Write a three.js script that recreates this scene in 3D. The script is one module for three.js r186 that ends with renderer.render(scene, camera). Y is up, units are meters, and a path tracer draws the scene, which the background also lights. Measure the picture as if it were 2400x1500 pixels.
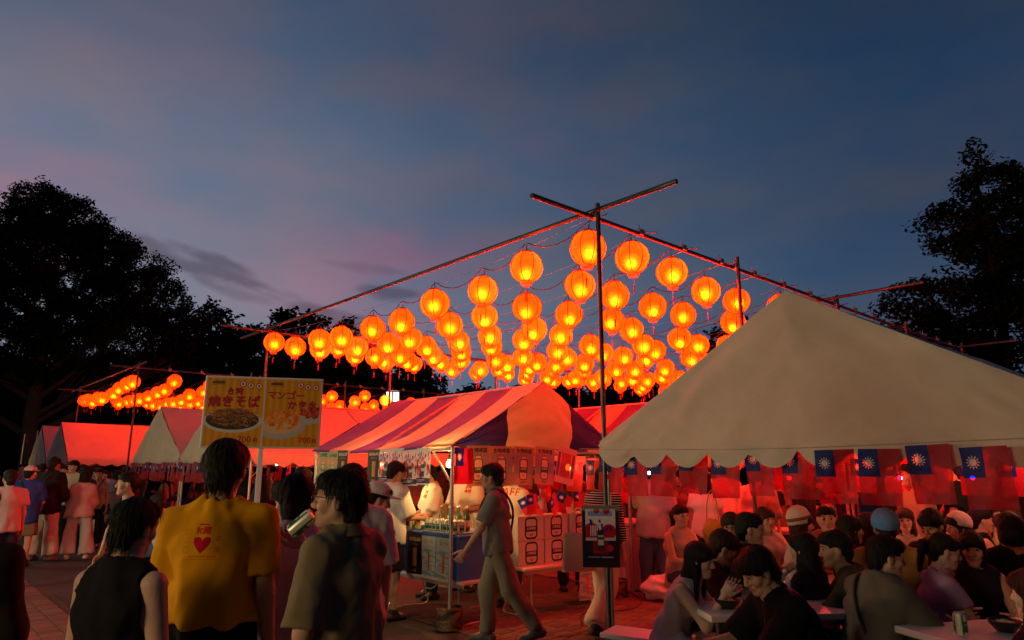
import * as THREE from 'three';
import { ImprovedNoise } from 'three/addons/math/ImprovedNoise.js';
import { mergeGeometries, mergeVertices } from 'three/addons/utils/BufferGeometryUtils.js';
import { RoundedBoxGeometry } from 'three/addons/geometries/RoundedBoxGeometry.js';

// ---------- camera ----------
const scene = new THREE.Scene();
const EYE = 1.62;
const camera = new THREE.PerspectiveCamera(50.23, 1.6, 0.1, 900);
camera.position.set(0, EYE, 0);
camera.rotation.x = THREE.MathUtils.degToRad(12.17);

// ---------- sky: dusk, glow of the set sun beyond the left, a few low clouds ----------
const V3 = THREE.Vector3;
const perlin = new ImprovedNoise();
const noise = (x, y = 0, z = 0) => perlin.noise(x + 31.7, y + 17.3, z + 5.1);
const fbm = (x, y, z, o = 4) => { let a = 0.5, s = 0; for (let i = 0; i < o; i++) { s += a * noise(x, y, z); x *= 2.03; y *= 2.03; z *= 2.03; a *= 0.5; } return s; };
const clamp = (x, a = 0, b = 1) => Math.min(b, Math.max(a, x));
const smooth = (a, b, x) => { const t = clamp((x - a) / (b - a)); return t * t * (3 - 2 * t); };
const lerp = (a, b, t) => a + (b - a) * t;
const lin = (c) => (c /= 255, c <= 0.04045 ? c / 12.92 : ((c + 0.055) / 1.055) ** 2.4);
const mix3 = (a, b, t) => [lerp(a[0], b[0], t), lerp(a[1], b[1], t), lerp(a[2], b[2], t)];
{
  const W = 2048, H = 1024, data = new Float32Array(W * H * 4);
  // colours (sRGB, blended there) at the glow side and at the far side, for rising elevation
  const glow = [[131, 136, 151], [128, 131, 147], [113, 117, 136], [81, 89, 111], [50, 62, 88], [38, 50, 76]];
  const far = [[64, 78, 101], [56, 71, 95], [46, 62, 86], [34, 50, 73], [29, 44, 66], [27, 43, 65]];
  const els = [0, 12, 22, 36, 60, 90];
  const ramp = (t, el) => { let i = 0; while (i < 4 && el > els[i + 1]) i++; const k = clamp((el - els[i]) / (els[i + 1] - els[i])); return mix3(t[i], t[i + 1], k * k * (3 - 2 * k) * 0.5 + k * 0.5); };
  // [azimuth, elevation, half width, half height, tilt, strength]
  const banks = [[-25, 15.4, 6.4, 1.3, -0.24, 1], [-14, 11.7, 6.4, 0.8, -0.2, 1], [-10.6, 14.2, 3.6, 0.7, -0.06, 0.9], [-20, 12.8, 5.5, 0.5, -0.15, 0.55], [-12.5, 16.2, 3.2, 0.5, -0.1, 0.4], [-52, 13, 9, 1.1, -0.1, 0.9], [-84, 10, 12, 1.2, 0.05, 1], [62, 9, 10, 0.9, 0.1, 0.6], [118, 12, 12, 1.1, 0, 0.7], [-130, 9, 12, 1, 0, 0.8]];
  const pinks = [[-13, 14, 9, 3.2, 0.75], [-8.5, 18, 8, 2.4, 0.7], [-38, 19, 9, 4, 0.6], [-30, 30, 11, 4, 0.22], [-4, 34, 13, 4, 0.2], [-20, 23, 9, 4, 0.2], [4, 26, 10, 4, 0.25], [-62, 16, 14, 5, 0.6], [-95, 18, 16, 5, 0.5], [40, 22, 16, 6, 0.15]];
  for (let j = 0; j < H; j++) for (let i = 0; i < W; i++) {
    const el = ((j + 0.5) / H - 0.5) * 180, lon = ((i + 0.5) / W - 0.5) * 2 * Math.PI;
    if (el < -1.5) { const q = (j * W + i) * 4; data[q] = 0.05; data[q + 1] = 0.06; data[q + 2] = 0.09; data[q + 3] = 1; continue; }
    const x = Math.cos(lon), z = Math.sin(lon), az = Math.atan2(x, -z) * 180 / Math.PI;
    const e = Math.max(el, 0), ce = Math.cos(e * Math.PI / 180);
    const d = [x * ce, Math.sin(e * Math.PI / 180), z * ce];
    let dz = Math.abs(az + 42); if (dz > 180) dz = 360 - dz;
    const n1 = fbm(d[0] * 2.2, d[1] * 5, d[2] * 2.2, 4);
    let k = smooth(84, 4, dz + n1 * 16);
    let c = mix3(ramp(far, e), ramp(glow, e), k);
    const veil = fbm(d[0] * 5 + 3, d[1] * 12, d[2] * 5, 5);
    c = c.map((v, q) => v * (1 + 0.05 * n1) + (veil * 1.6 + n1 * 0.5) * [15, 3, -5][q] + [-3, 0, 1][q]);
    let pk = 0;
    for (const [a, b, w, h, s] of pinks) { let da = az - a; if (da > 180) da -= 360; const r = (da / w) ** 2 + ((el - b) / h) ** 2; if (r < 9) pk += s * Math.exp(-r) * clamp(0.75 + 1.6 * veil + n1); }
    c = mix3(c, [c[0] * 1.26 + 8, c[1] * 0.955, c[2] * 0.99], clamp(pk, 0, 1));
    let cl = 0;
    for (const [a, b, w, h, t, s] of banks) { let da = az - a; if (da > 180) da -= 360; const u = da / w, v = (el - b - t * da) / h; if (Math.abs(u) < 2 && Math.abs(v) < 3.5) { const f = 1 - u * u * 0.8 - Math.abs(v) ** 1.5 * (v > 0 ? 0.9 : 0.65) + fbm(az * 0.22 + b, (el - t * da) * 0.9, a, 5) * 1.9; cl = Math.max(cl, s * smooth(0.1, 1.0, f)); } }
    c = mix3(c, [c[0] * 0.7, c[1] * 0.67, c[2] * 0.71], cl * 0.72);
    const o = (j * W + i) * 4;
    data[o] = lin(c[0]); data[o + 1] = lin(c[1]); data[o + 2] = lin(c[2]); data[o + 3] = 1;
  }
  const sky = new THREE.DataTexture(data, W, H, THREE.RGBAFormat, THREE.FloatType);
  sky.mapping = THREE.EquirectangularReflectionMapping; sky.magFilter = THREE.LinearFilter; sky.needsUpdate = true;
  scene.background = sky; scene.environment = sky;
}
// what is left of the sun, just under the horizon beyond the left: a weak, wide glow
const sun = new THREE.DirectionalLight(new THREE.Color(1, 0.78, 0.72), 0.02);
sun.position.set(-60, 14, -48); sun.target.position.set(0, 0, -10); sun.shadow.radius = 40; sun.castShadow = true;
Object.assign(sun.shadow.camera, { left: -40, right: 40, top: 30, bottom: -30, near: 1, far: 200 });
scene.add(sun, sun.target);
const renderer = new THREE.WebGLRenderer({ antialias: true });
renderer.toneMapping = THREE.LinearToneMapping;
renderer.toneMappingExposure = 1;
renderer.shadowMap.enabled = true;

// ---------- helpers ----------
let seed = 12345;
const rnd = (a = 1, b) => { seed = (seed + 0x6D2B79F5) | 0; let t = Math.imul(seed ^ (seed >>> 15), 1 | seed); t = (t + Math.imul(t ^ (t >>> 7), 61 | t)) ^ t; const r = ((t ^ (t >>> 14)) >>> 0) / 4294967296; return b === undefined ? r * a : a + r * (b - a); };
const pick = (a) => a[Math.floor(rnd(a.length))];
const used = {};
const numbered = (n) => { const k = used[n] = (used[n] || 0) + 1; return k === 1 ? n : n + '_' + String(k - 1).padStart(3, '0'); };
const tag = (o, label, category, group) => { o.userData.label = label; o.userData.category = category; if (group) o.userData.group = group; return o; };
function thing(name, label, category, pos = [0, 0, 0], turn = 0, group) {
  const o = new THREE.Group(); o.name = numbered(name); o.position.set(...pos); o.rotation.y = turn; scene.add(o);
  return tag(o, label, category, group);
}
function obj(name, geo, m, parent) {
  const g = Array.isArray(geo) ? join(geo) : geo;
  const o = new THREE.Mesh(g, m); o.name = parent ? name : numbered(name); o.castShadow = o.receiveShadow = true; (parent || scene).add(o); return o;
}
const struct = (name, geo, m, parent) => { const o = obj(name, geo, m, parent); if (!parent) o.userData.kind = 'structure'; return o; };
function join(list) {
  list = list.map((g) => { g = g.index ? g.toNonIndexed() : g; for (const k of Object.keys(g.attributes)) if (!['position', 'normal', 'uv'].includes(k)) g.deleteAttribute(k); if (!g.attributes.uv) g.setAttribute('uv', new THREE.BufferAttribute(new Float32Array(g.attributes.position.count * 2), 2)); return g; });
  return mergeGeometries(list);
}
const box = (w, h, d, x = 0, y = 0, z = 0, r = 0) => { const g = r ? new RoundedBoxGeometry(w, h, d, 2, r) : new THREE.BoxGeometry(w, h, d); g.translate(x, y, z); return g; };
const v = (a) => a.isVector3 ? a : new V3(...a);
function rod(a, b, r, r2 = r, seg = 8) {   // a round bar from a to b
  a = v(a); b = v(b); const d = b.clone().sub(a), g = new THREE.CylinderGeometry(r2, r, d.length(), seg, 1);
  g.applyQuaternion(new THREE.Quaternion().setFromUnitVectors(new V3(0, 1, 0), d.clone().normalize())); g.translate((a.x + b.x) / 2, (a.y + b.y) / 2, (a.z + b.z) / 2); return g;
}
const tube = (pts, r, n = 24, seg = 6) => new THREE.TubeGeometry(new THREE.CatmullRomCurve3(pts.map(v)), n, r, seg);
const lathe = (pts, seg = 24) => new THREE.LatheGeometry(pts.map((p) => new THREE.Vector2(p[0], p[1])), seg);
// a cloth-like sheet: f(u, v) gives the point; nu x nv cells
function sheet(nu, nv, f, uvf) {
  const p = [], uv = [], ix = [];
  for (let j = 0; j <= nv; j++) for (let i = 0; i <= nu; i++) { const q = f(i / nu, j / nv); p.push(q[0], q[1], q[2]); const w = uvf ? uvf(i / nu, j / nv, q) : [i / nu, j / nv]; uv.push(w[0], w[1]); }
  for (let j = 0; j < nv; j++) for (let i = 0; i < nu; i++) { const a = j * (nu + 1) + i, b = a + 1, c = a + nu + 1, d = c + 1; ix.push(a, b, d, a, d, c); }
  const g = new THREE.BufferGeometry(); g.setAttribute('position', new THREE.Float32BufferAttribute(p, 3)); g.setAttribute('uv', new THREE.Float32BufferAttribute(uv, 2)); g.setIndex(ix); g.computeVertexNormals(); return g;
}
function dataTex(w, h, f, srgb = true, rep = 1) {
  const d = new Uint8Array(w * h * 4);
  for (let j = 0; j < h; j++) for (let i = 0; i < w; i++) { const c = f(i / w, j / h), o = (j * w + i) * 4; d[o] = clamp(c[0], 0, 255); d[o + 1] = clamp(c[1] ?? c[0], 0, 255); d[o + 2] = clamp(c[2] ?? c[0], 0, 255); d[o + 3] = 255; }
  const t = new THREE.DataTexture(d, w, h); t.wrapS = t.wrapT = THREE.RepeatWrapping; t.magFilter = THREE.LinearFilter; t.minFilter = THREE.LinearMipmapLinearFilter; if (srgb) t.colorSpace = THREE.SRGBColorSpace; t.repeat.set(rep, rep); t.needsUpdate = true; return t;
}
// tileable noise on [0,1)^2
const tn = (u, w, f, s = 0) => { const a = u * 2 * Math.PI, b = w * 2 * Math.PI, r = f / (2 * Math.PI); return noise(Math.cos(a) * r + s, Math.sin(a) * r + Math.cos(b) * r * 1.3, Math.sin(b) * r * 1.3 + s * 0.7); };
const rgb = (r, g, b) => new THREE.Color().setRGB(r, g, b);
const std = (c, rough = 0.8, o = {}) => new THREE.MeshStandardMaterial({ color: Array.isArray(c) ? rgb(...c) : c, roughness: rough, ...o });
const phys = (c, rough = 0.8, o = {}) => new THREE.MeshPhysicalMaterial({ color: Array.isArray(c) ? rgb(...c) : c, roughness: rough, ...o });
const canvasTex = (w, h, draw) => { const c = document.createElement('canvas'); c.width = w; c.height = h; const x = c.getContext('2d'); draw(x, w, h); const t = new THREE.CanvasTexture(c); t.colorSpace = THREE.SRGBColorSpace; return t; };

// the fair ground is laid out on two axes: s runs back to the right, t runs back to the left
const TURN = THREE.MathUtils.degToRad(132);
const E1 = new V3(Math.sin(0.83776), 0, -Math.cos(0.83776)), E2 = new V3(-Math.cos(0.83776), 0, -Math.sin(0.83776));
const ORIGIN = new V3(0.8165, 0, -6.668);
const at = (s, t, h = 0) => [ORIGIN.x + s * E1.x + t * E2.x, h, ORIGIN.z + s * E1.z + t * E2.z];
// ---------- ground ----------
const grit = dataTex(512, 512, (u, w) => { const n = 128 + 60 * tn(u, w, 150) + 40 * tn(u, w, 60, 3) + 50 * (rnd() - 0.5); return [n, n, n]; }, false);
const asphaltCol = dataTex(512, 512, (u, w) => { const n = 50 + 9 * tn(u, w, 9) + 10 * tn(u, w, 40, 2) + 16 * tn(u, w, 170, 5) + 14 * (rnd() - 0.5); return [n * 1.02, n, n * 0.97]; });
const groundMat = std(0xffffff, 0.82, { map: asphaltCol, bumpMap: grit, bumpScale: 0.004 });
{
  const g = new THREE.PlaneGeometry(700, 700, 1, 1); g.rotateX(-Math.PI / 2);
  const uv = g.attributes.uv; for (let i = 0; i < uv.count; i++) uv.setXY(i, uv.getX(i) * 350, uv.getY(i) * 350);
  struct('ground', g, groundMat);
}
// brick paving on both sides of the asphalt lane (the lane lies between s = -3.2 and s = -0.55)
{
  const tones = [[0.13, 0.078, 0.058], [0.155, 0.09, 0.064], [0.105, 0.066, 0.052], [0.14, 0.095, 0.072], [0.165, 0.105, 0.076]];
  const mats = tones.map((c) => std(c, 0.85, { bumpMap: grit, bumpScale: 0.003 }));
  const P = 0.205, Q = 0.103;
  const brick = new RoundedBoxGeometry(Q - 0.008, 0.05, P - 0.008, 1, 0.006);
  const joint = std([0.045, 0.04, 0.035], 0.95, { bumpMap: grit, bumpScale: 0.004 });
  for (const [s0, s1, t0, t1, n] of [[-7.4, -3.2, -3, 20, 0], [-0.55, 2.6, -1.2, 2.4, 1], [2.6, 9, -2, 4, 2]]) {
    const G = new THREE.Group(); G.name = n ? 'paved_ground_' + String(n).padStart(3, '0') : 'paved_ground'; G.userData.kind = 'structure'; scene.add(G);
    G.position.set(...at(0, 0)); G.rotation.y = TURN;
    const bed = sheet(1, 1, (u, w) => [lerp(t0, t1, w), 0.006, lerp(s0, s1, u)], (u, w) => [u * (s1 - s0), w * (t1 - t0)]);
    obj('bed', bed, joint, G);
    const list = [];
    for (let i = 0; ; i++) { const s = s0 + (i + 0.5) * P; if (s > s1 - P / 2) break; for (let j = 0; ; j++) { const t = t0 + (j + (i % 2) * 0.5 + 0.5) * Q; if (t > t1 - Q / 2) break; const p = at(s, t); const pr = new V3(p[0], 0, p[2]).project(camera); list.push({ s, t, vis: pr.z < 1 && Math.abs(pr.x) < 1.05 && pr.y > -1.08 && pr.y < 0.2, d: Math.hypot(p[0], p[2]) }); } }
    list.sort((a, b) => (b.vis - a.vis) || a.d - b.d);
    const most = [260, 280, 0][n]; const rest = [];
    list.forEach((b, k) => {
      const h = 0.006 - 0.025 + 0.012 + rnd(-0.002, 0.002), rot = rnd(-0.012, 0.012);
      if (k < most && b.vis) { const o = obj('brick', brick, mats[Math.floor(rnd(5))], G); o.position.set(b.t, h, b.s); o.rotation.set(rnd(-0.012, 0.012), rot, rnd(-0.012, 0.012)); }
      else if (b.d < 16) rest.push([b.t, h, b.s, rot]);
    });
    if (rest.length) {
      const im = new THREE.InstancedMesh(brick, std(0xffffff, 0.85, { bumpMap: grit, bumpScale: 0.003 }), rest.length); im.name = 'far_bricks'; im.userData.kind = 'stuff';
      const M = new THREE.Matrix4(), q = new THREE.Quaternion(); rest.forEach((r, k) => { M.compose(new V3(r[0], r[1], r[2]), q.setFromEuler(new THREE.Euler(0, r[3], 0)), new V3(1, 1, 1)); im.setMatrixAt(k, M); im.setColorAt(k, rgb(...tones[Math.floor(rnd(5))])); });
      G.add(im);
    }
  }
}

// ---------- the pipe frames that carry the lanterns ----------
const pipeTex = dataTex(128, 256, (u, w) => { const n = 92 + 26 * tn(u, w, 6) + 26 * tn(u, w, 34, 4) - (tn(u, w, 12, 9) > 0.28 ? 50 : 0); return [n, n * 0.985, n * 0.96]; });
const pipeMat = std(0xffffff, 0.5, { map: pipeTex, metalness: 0.75 });
const clampMat = std([0.35, 0.33, 0.28], 0.4, { metalness: 0.8 });
const RAIL = 4.2;
function pipeFrame(label, s0, s1, t0, t1, postS, postT, over, extra = []) {
  const f = thing('pipe_frame', label, 'frame', at(0, 0), TURN);
  const R = 0.0243, P = (s, t, h) => [t, h, s];
  const clampAt = (s, t, h) => { const c = obj('clamp', [box(0.075, 0.07, 0.075, t, h, s, 0.012), rod(P(s - 0.02, t, h + 0.03), P(s - 0.02, t, h + 0.085), 0.007)], clampMat, f); return c; };
  for (const [t, side] of [[t0, 0], [t1, 1]]) obj('rail', rod(P(s0 - over[0], t, RAIL - 0.05), P(s1 + over[1], t, RAIL - 0.05), R, R, 12), pipeMat, f);
  for (const s of postT) obj('rail', rod(P(s, t0 - over[2], RAIL), P(s, t1 + over[3], RAIL), R, R, 12), pipeMat, f);
  for (const s of postS) for (const t of [t0 - 0.05, t1 + 0.05]) { obj('post', rod(P(s + 0.05, t, 0), P(s + 0.05, t, RAIL + 0.09), R, R, 12), pipeMat, f); obj('base_plate', box(0.14, 0.012, 0.14, t, 0.026, s + 0.05), clampMat, f); clampAt(s + 0.05, t + (t > t0 ? -0.03 : 0.03), RAIL - 0.04); }
  for (let s = s0 + 0.82; s < s1; s += 0.82) for (const t of [t0, t1]) clampAt(s, t, RAIL - 0.03);
  for (const [a, b] of extra) obj('rail', rod(P(...a), P(...b), R, R, 12), pipeMat, f);
  return f;
}
pipeFrame('grey steel pipe frame carrying the lantern canopy over the striped stalls', 0, 12.1, 0, 8.2, [0, 2.74, 5.74, 8.74, 12.1], [0, 12.1], [0.85, 0.6, 1.05, 1.3], [[[5.74, -1.3, 4.24], [5.74, 0.5, 4.24]]]);
pipeFrame('grey steel pipe frame carrying the lanterns behind the pale peaked tents', -0.55, 11.6, 15.2, 22.4, [-0.55, 2.4, 5.4, 8.4, 11.6], [-0.55, 11.6], [0.6, 0.5, 0.9, 1.2]);

// ---------- lanterns ----------
const shellMat = phys([1, 0.72, 0.04], 1, { specularIntensity: 0.15, transmission: 1, thickness: 0.01, ior: 1.4, emissive: rgb(1, 0.055, 0.001), emissiveIntensity: 0.5, side: THREE.DoubleSide });
const ribMat = std([0.1, 0.006, 0.004], 0.8);
const capMat = std([0.45, 0.025, 0.015], 0.6);
const goldMat = phys([0.85, 0.5, 0.08], 0.6, { transmission: 0.5, thickness: 0 });
const tasselMat = std([0.55, 0.02, 0.025], 0.85);
const wireMat = std([0.025, 0.022, 0.022], 0.6);
const bulbMat = std([1, 0.8, 0.3], 0.5, { emissive: rgb(1, 0.3, 0.01), emissiveIntensity: 15 });
const LR = 0.187;
const lanternGeo = (() => {
  const prof = [], a0 = 1.25;
  for (let i = 0; i <= 72; i++) { const a = -a0 + 2 * a0 * i / 72, r = LR * (1 - 0.02 * Math.abs(Math.cos(i / 72 * Math.PI * 18))); prof.push([Math.cos(a) * r, Math.sin(a) * r * 0.99]); }
  const ribs = []; for (let k = 0; k < 8; k++) { const q = []; for (let i = 0; i <= 14; i++) { const a = -a0 + 2 * a0 * i / 14; q.push([Math.cos(k * Math.PI / 4) * Math.cos(a) * (LR + 0.0015), Math.sin(a) * (LR + 0.0015) * 0.99, Math.sin(k * Math.PI / 4) * Math.cos(a) * (LR + 0.0015)]); } ribs.push(tube(q, 0.0042, 18, 4)); }
  const yb = -Math.sin(a0) * LR * 0.99, rb = Math.cos(a0) * LR, fr = [];
  for (let k = 0; k < 22; k++) { const a = k / 22 * Math.PI * 2, x = Math.cos(a) * (rb - 0.004), z = Math.sin(a) * (rb - 0.004); fr.push(rod([x, yb - 0.022, z], [x * 0.97, yb - 0.05, z * 0.97], 0.0035, 0.002, 4)); }
  const ts = [rod([0, yb - 0.02, 0], [0, yb - 0.14, 0], 0.0018, 0.0018, 4), new THREE.SphereGeometry(0.009, 8, 6).translate(0, yb - 0.14, 0)];
  for (let k = 0; k < 9; k++) { const a = k / 9 * 6.283; ts.push(rod([Math.cos(a) * 0.005, yb - 0.145, Math.sin(a) * 0.005], [Math.cos(a) * 0.009, yb - 0.235, Math.sin(a) * 0.009], 0.002, 0.001, 4)); }
  return {
    globe: lathe(prof, 40), cage: join(ribs),
    cap: join([lathe([[rb + 0.003, -yb - 0.006], [rb + 0.006, -yb + 0.004], [rb - 0.002, -yb + 0.018], [0.012, -yb + 0.022], [0, -yb + 0.022]], 20)]),
    hook: join([rod([0, -yb + 0.02, 0], [0, -yb + 0.075, 0], 0.008, 0.006, 6), tube([[0, -yb + 0.07, 0], [0.012, -yb + 0.1, 0], [0, -yb + 0.125, 0], [-0.012, -yb + 0.1, 0], [0, -yb + 0.07, 0]], 0.0022, 14, 4)]),
    collar: lathe([[rb + 0.002, yb + 0.004], [rb + 0.006, yb - 0.004], [rb + 0.004, yb - 0.024], [rb - 0.003, yb - 0.024]], 20),
    fringe: join(fr), tassel: join(ts), bulb: new THREE.SphereGeometry(0.03, 12, 10),
  };
})();
const proto = new THREE.Group();
for (const [n, g, m] of [['globe', 'globe', shellMat], ['rib_cage', 'cage', ribMat], ['top_cap', 'cap', capMat], ['hook', 'hook', wireMat], ['bottom_collar', 'collar', goldMat], ['fringe', 'fringe', goldMat], ['tassel', 'tassel', tasselMat], ['bulb', 'bulb', bulbMat]]) { const o = obj(n, lanternGeo[g], m, proto); }
proto.children.find((o) => o.name === 'bulb').position.y = -0.04;
const LIGHT = rgb(1, 0.007, 0.0004);
function lantern(p, label, group, power) {
  const o = proto.clone(); o.name = numbered('paper_lantern'); o.position.set(...p); o.rotation.set(rnd(-0.09, 0.09), rnd(6.28), rnd(-0.09, 0.09)); const k = rnd(0.97, 1.03); o.scale.set(k, k * rnd(0.97, 1.02), k); scene.add(o);
  tag(o, label, 'lantern', group);
  const b = o.children.find((c) => c.name === 'bulb'); b.position.set(rnd(-0.025, 0.025), -0.065 + rnd(-0.03, 0.025), rnd(-0.025, 0.025));
  const L = new THREE.PointLight(LIGHT, power * rnd(0.65, 1.3)); L.name = 'lantern_glow'; L.position.copy(b.position); L.shadow.radius = 1.8; L.castShadow = true; o.add(L);
}
const cableMat = std([0.03, 0.012, 0.014], 0.55);
function lanternField(s0, t0, rows, cols, ds, dt, span, power, words, group, cableGroup, skip, sagD) {
  const ord = ['first', 'second', 'third', 'fourth', 'fifth', 'sixth', 'seventh', 'eighth', 'ninth', 'tenth', 'eleventh', 'twelfth', 'thirteenth', 'fourteenth', 'fifteenth'];
  for (let r = 0; r < rows; r++) {
    const path = [];
    const ph = r < 3 ? r * 0.03 : rnd(-0.05, 0.38), sg = sagD * rnd(0.85, 1.2);
    for (let c = 0; c < cols; c++) {
      const t = t0 + c * dt + ph + rnd(-0.09, 0.09), s = s0 + r * ds + rnd(-0.06, 0.06), f = clamp((t - t0) / span);
      const h = RAIL - 0.33 - 4 * sg * f * (1 - f) + rnd(-0.06, 0.05);
      if (skip && skip(s, t)) continue;
      lantern(at(s, t, h), `round glowing orange lantern on the ${ord[r]} string ${words}`, group, power);
      const top = at(s, t, h + LR + 0.105); path.push(top);
    }
    const pts = [at(s0 + r * ds, t0 - 0.3, RAIL - 0.06)];
    for (let c = 0; c < path.length; c++) { const a = path[c]; pts.push([a[0], a[1] - 0.01, a[2]]); const b = path[c + 1]; if (b) { const dip = rnd(0.08, 0.2); for (const k of [0.3, 0.6, 0.85]) pts.push([lerp(a[0], b[0], k), lerp(a[1], b[1], k) - dip * Math.sin(k * Math.PI) ** 0.8, lerp(a[2], b[2], k)]); } }
    pts.push(at(s0 + r * ds, t0 + span + 0.25, RAIL - 0.06));
    const cb = thing('power_cable', `dark power cable looping along the ${ord[r]} string of lanterns ${words}`, 'cable', [0, 0, 0], 0, cableGroup);
    obj('cable', tube(pts, 0.0065, pts.length * 5, 5), cableMat, cb);
    const w0 = at(s0 + r * ds, t0 - 0.1, RAIL - 0.04), w1 = at(s0 + r * ds, t0 + span + 0.15, RAIL - 0.04), wp = [];
    for (let k = 0; k <= 10; k++) { const f = k / 10; wp.push([lerp(w0[0], w1[0], f), lerp(w0[1], w1[1], f) - 4 * (sg - 0.01) * f * (1 - f), lerp(w0[2], w1[2], f)]); }
    obj('wire', tube(wp, 0.002, 30, 4), clampMat, cb);
  }
}
lanternField(0.05, 0.12, 14, 10, 0.83, 0.86, 8.0, 4.2, 'over the striped stalls', 'lanterns strung over the striped stalls', 'cables over the striped stalls', (s, t) => s > 4.3 && t < 1.5, 0.24);
lanternField(-0.5, 15.4, 12, 9, 0.98, 0.8, 7.0, 1.5, 'behind the pale peaked tents', 'lanterns strung behind the pale peaked tents', 'cables behind the pale peaked tents', null, 0.2);
// ---------- lettering drawn stroke by stroke ----------
const GL = {
  '台': [[50, 5, 22, 38, 75, 34], [62, 22, 80, 42], [25, 55, 25, 92, 75, 92, 75, 55, 25, 55]],
  '湾': [[8, 12, 20, 22], [4, 36, 16, 46], [6, 90, 22, 62], [60, 2, 60, 12], [32, 14, 96, 14], [50, 16, 44, 36], [72, 16, 72, 36], [36, 20, 30, 34], [84, 20, 94, 32], [36, 46, 88, 46, 88, 58, 40, 58, 38, 70, 88, 70, 84, 96, 70, 92]],
  '焼': [[10, 30, 16, 50], [40, 26, 32, 46], [24, 10, 24, 50, 6, 94], [26, 58, 40, 88], [46, 22, 96, 22], [70, 6, 70, 36], [56, 14, 54, 38], [86, 14, 86, 38], [44, 42, 98, 42], [60, 50, 60, 62, 46, 94], [80, 44, 80, 88, 98, 88, 98, 76], [46, 62, 96, 62]],
  'き': [[18, 22, 84, 16], [16, 42, 88, 36], [44, 4, 72, 60], [72, 60, 40, 58], [26, 66, 30, 88, 74, 92]],
  'そ': [[26, 10, 76, 8, 22, 46, 86, 42], [64, 44, 42, 62, 46, 84, 74, 92]],
  'ば': [[16, 8, 12, 50, 18, 94], [36, 34, 92, 30], [64, 10, 66, 80, 48, 92, 36, 80, 50, 70, 90, 88], [80, 4, 86, 14], [92, 0, 98, 10]],
  'マ': [[8, 20, 92, 18, 54, 66], [36, 50, 66, 88]], 'ン': [[14, 18, 38, 34], [12, 88, 54, 76, 90, 26]],
  'ゴ': [[12, 24, 80, 24, 80, 84], [10, 84, 86, 84], [84, 2, 90, 14], [95, 0, 100, 12]], 'ー': [[8, 50, 92, 50]],
  'か': [[8, 34, 66, 30, 62, 86, 46, 80], [40, 6, 34, 50, 12, 92], [76, 22, 94, 52]],
  '氷': [[50, 4, 50, 92, 38, 86], [24, 14, 34, 22], [8, 38, 40, 36, 10, 80], [86, 22, 60, 44], [56, 40, 94, 88]],
  '円': [[14, 96, 14, 10, 86, 10, 86, 96, 74, 92], [50, 10, 50, 52], [14, 52, 86, 52]],
  '和': [[44, 4, 12, 16], [4, 34, 54, 34], [30, 14, 30, 96], [30, 40, 6, 74], [30, 44, 52, 66], [62, 26, 62, 84, 94, 84, 94, 26, 62, 26]],
  '願': [[6, 8, 54, 8], [12, 8, 10, 60, 2, 96], [20, 24, 48, 24, 48, 52, 20, 52, 20, 24], [20, 38, 48, 38], [34, 52, 34, 92], [22, 64, 16, 82], [46, 64, 52, 80], [58, 6, 98, 6], [76, 8, 72, 18], [62, 20, 94, 20, 94, 72, 62, 72, 62, 20], [62, 37, 94, 37], [62, 55, 94, 55], [70, 74, 58, 94], [86, 74, 98, 94]],
  '啤': [[6, 28, 6, 74, 28, 74, 28, 28, 6, 28], [66, 2, 60, 12], [44, 14, 90, 14, 90, 50, 44, 50, 44, 14], [44, 32, 90, 32], [66, 14, 60, 56, 42, 70], [38, 72, 98, 72], [70, 56, 70, 98]],
  '酒': [[8, 10, 20, 20], [4, 34, 16, 44], [6, 92, 22, 62], [30, 10, 98, 10], [38, 32, 92, 32, 92, 94, 38, 94, 38, 32], [54, 12, 54, 50, 46, 60], [74, 12, 74, 52, 86, 54], [38, 72, 92, 72]],
  'ハ': [[34, 18, 10, 84], [62, 16, 92, 84]], 'イ': [[80, 8, 10, 54], [54, 34, 54, 94]], 'ボ': [[8, 32, 92, 32], [50, 8, 50, 92], [26, 50, 8, 80], [74, 50, 92, 78], [80, 4, 86, 12], [92, 0, 98, 10]], 'ル': [[30, 14, 28, 56, 8, 88], [56, 10, 56, 86, 94, 56]], 'ビ': [[20, 10, 20, 84, 84, 84], [20, 46, 76, 36], [80, 4, 86, 14], [92, 0, 98, 10]],
};
function glyphs(x, str, px, py, size, weight, color, adv = 1.08, vertical = false) {
  x.save(); x.strokeStyle = color; x.lineWidth = weight; x.lineCap = 'round'; x.lineJoin = 'round';
  [...str].forEach((ch, n) => { const ox = px + (vertical ? 0 : n * size * adv), oy = py + (vertical ? n * size * adv : 0); for (const st of GL[ch] || []) { x.beginPath(); for (let i = 0; i < st.length; i += 2) { const a = ox + st[i] * size / 100, b = oy + st[i + 1] * size / 100; i ? x.lineTo(a, b) : x.moveTo(a, b); } x.stroke(); } });
  x.restore();
}
const rr = (x, a, b, w, h, r) => { x.beginPath(); x.moveTo(a + r, b); x.lineTo(a + w - r, b); x.quadraticCurveTo(a + w, b, a + w, b + r); x.lineTo(a + w, b + h - r); x.quadraticCurveTo(a + w, b + h, a + w - r, b + h); x.lineTo(a + r, b + h); x.quadraticCurveTo(a, b + h, a, b + h - r); x.lineTo(a, b + r); x.quadraticCurveTo(a, b, a + r, b); x.closePath(); };
const text = (x, s, a, b, font, color, align = 'center') => { x.font = font; x.fillStyle = color; x.textAlign = align; x.fillText(s, a, b); };
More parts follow.
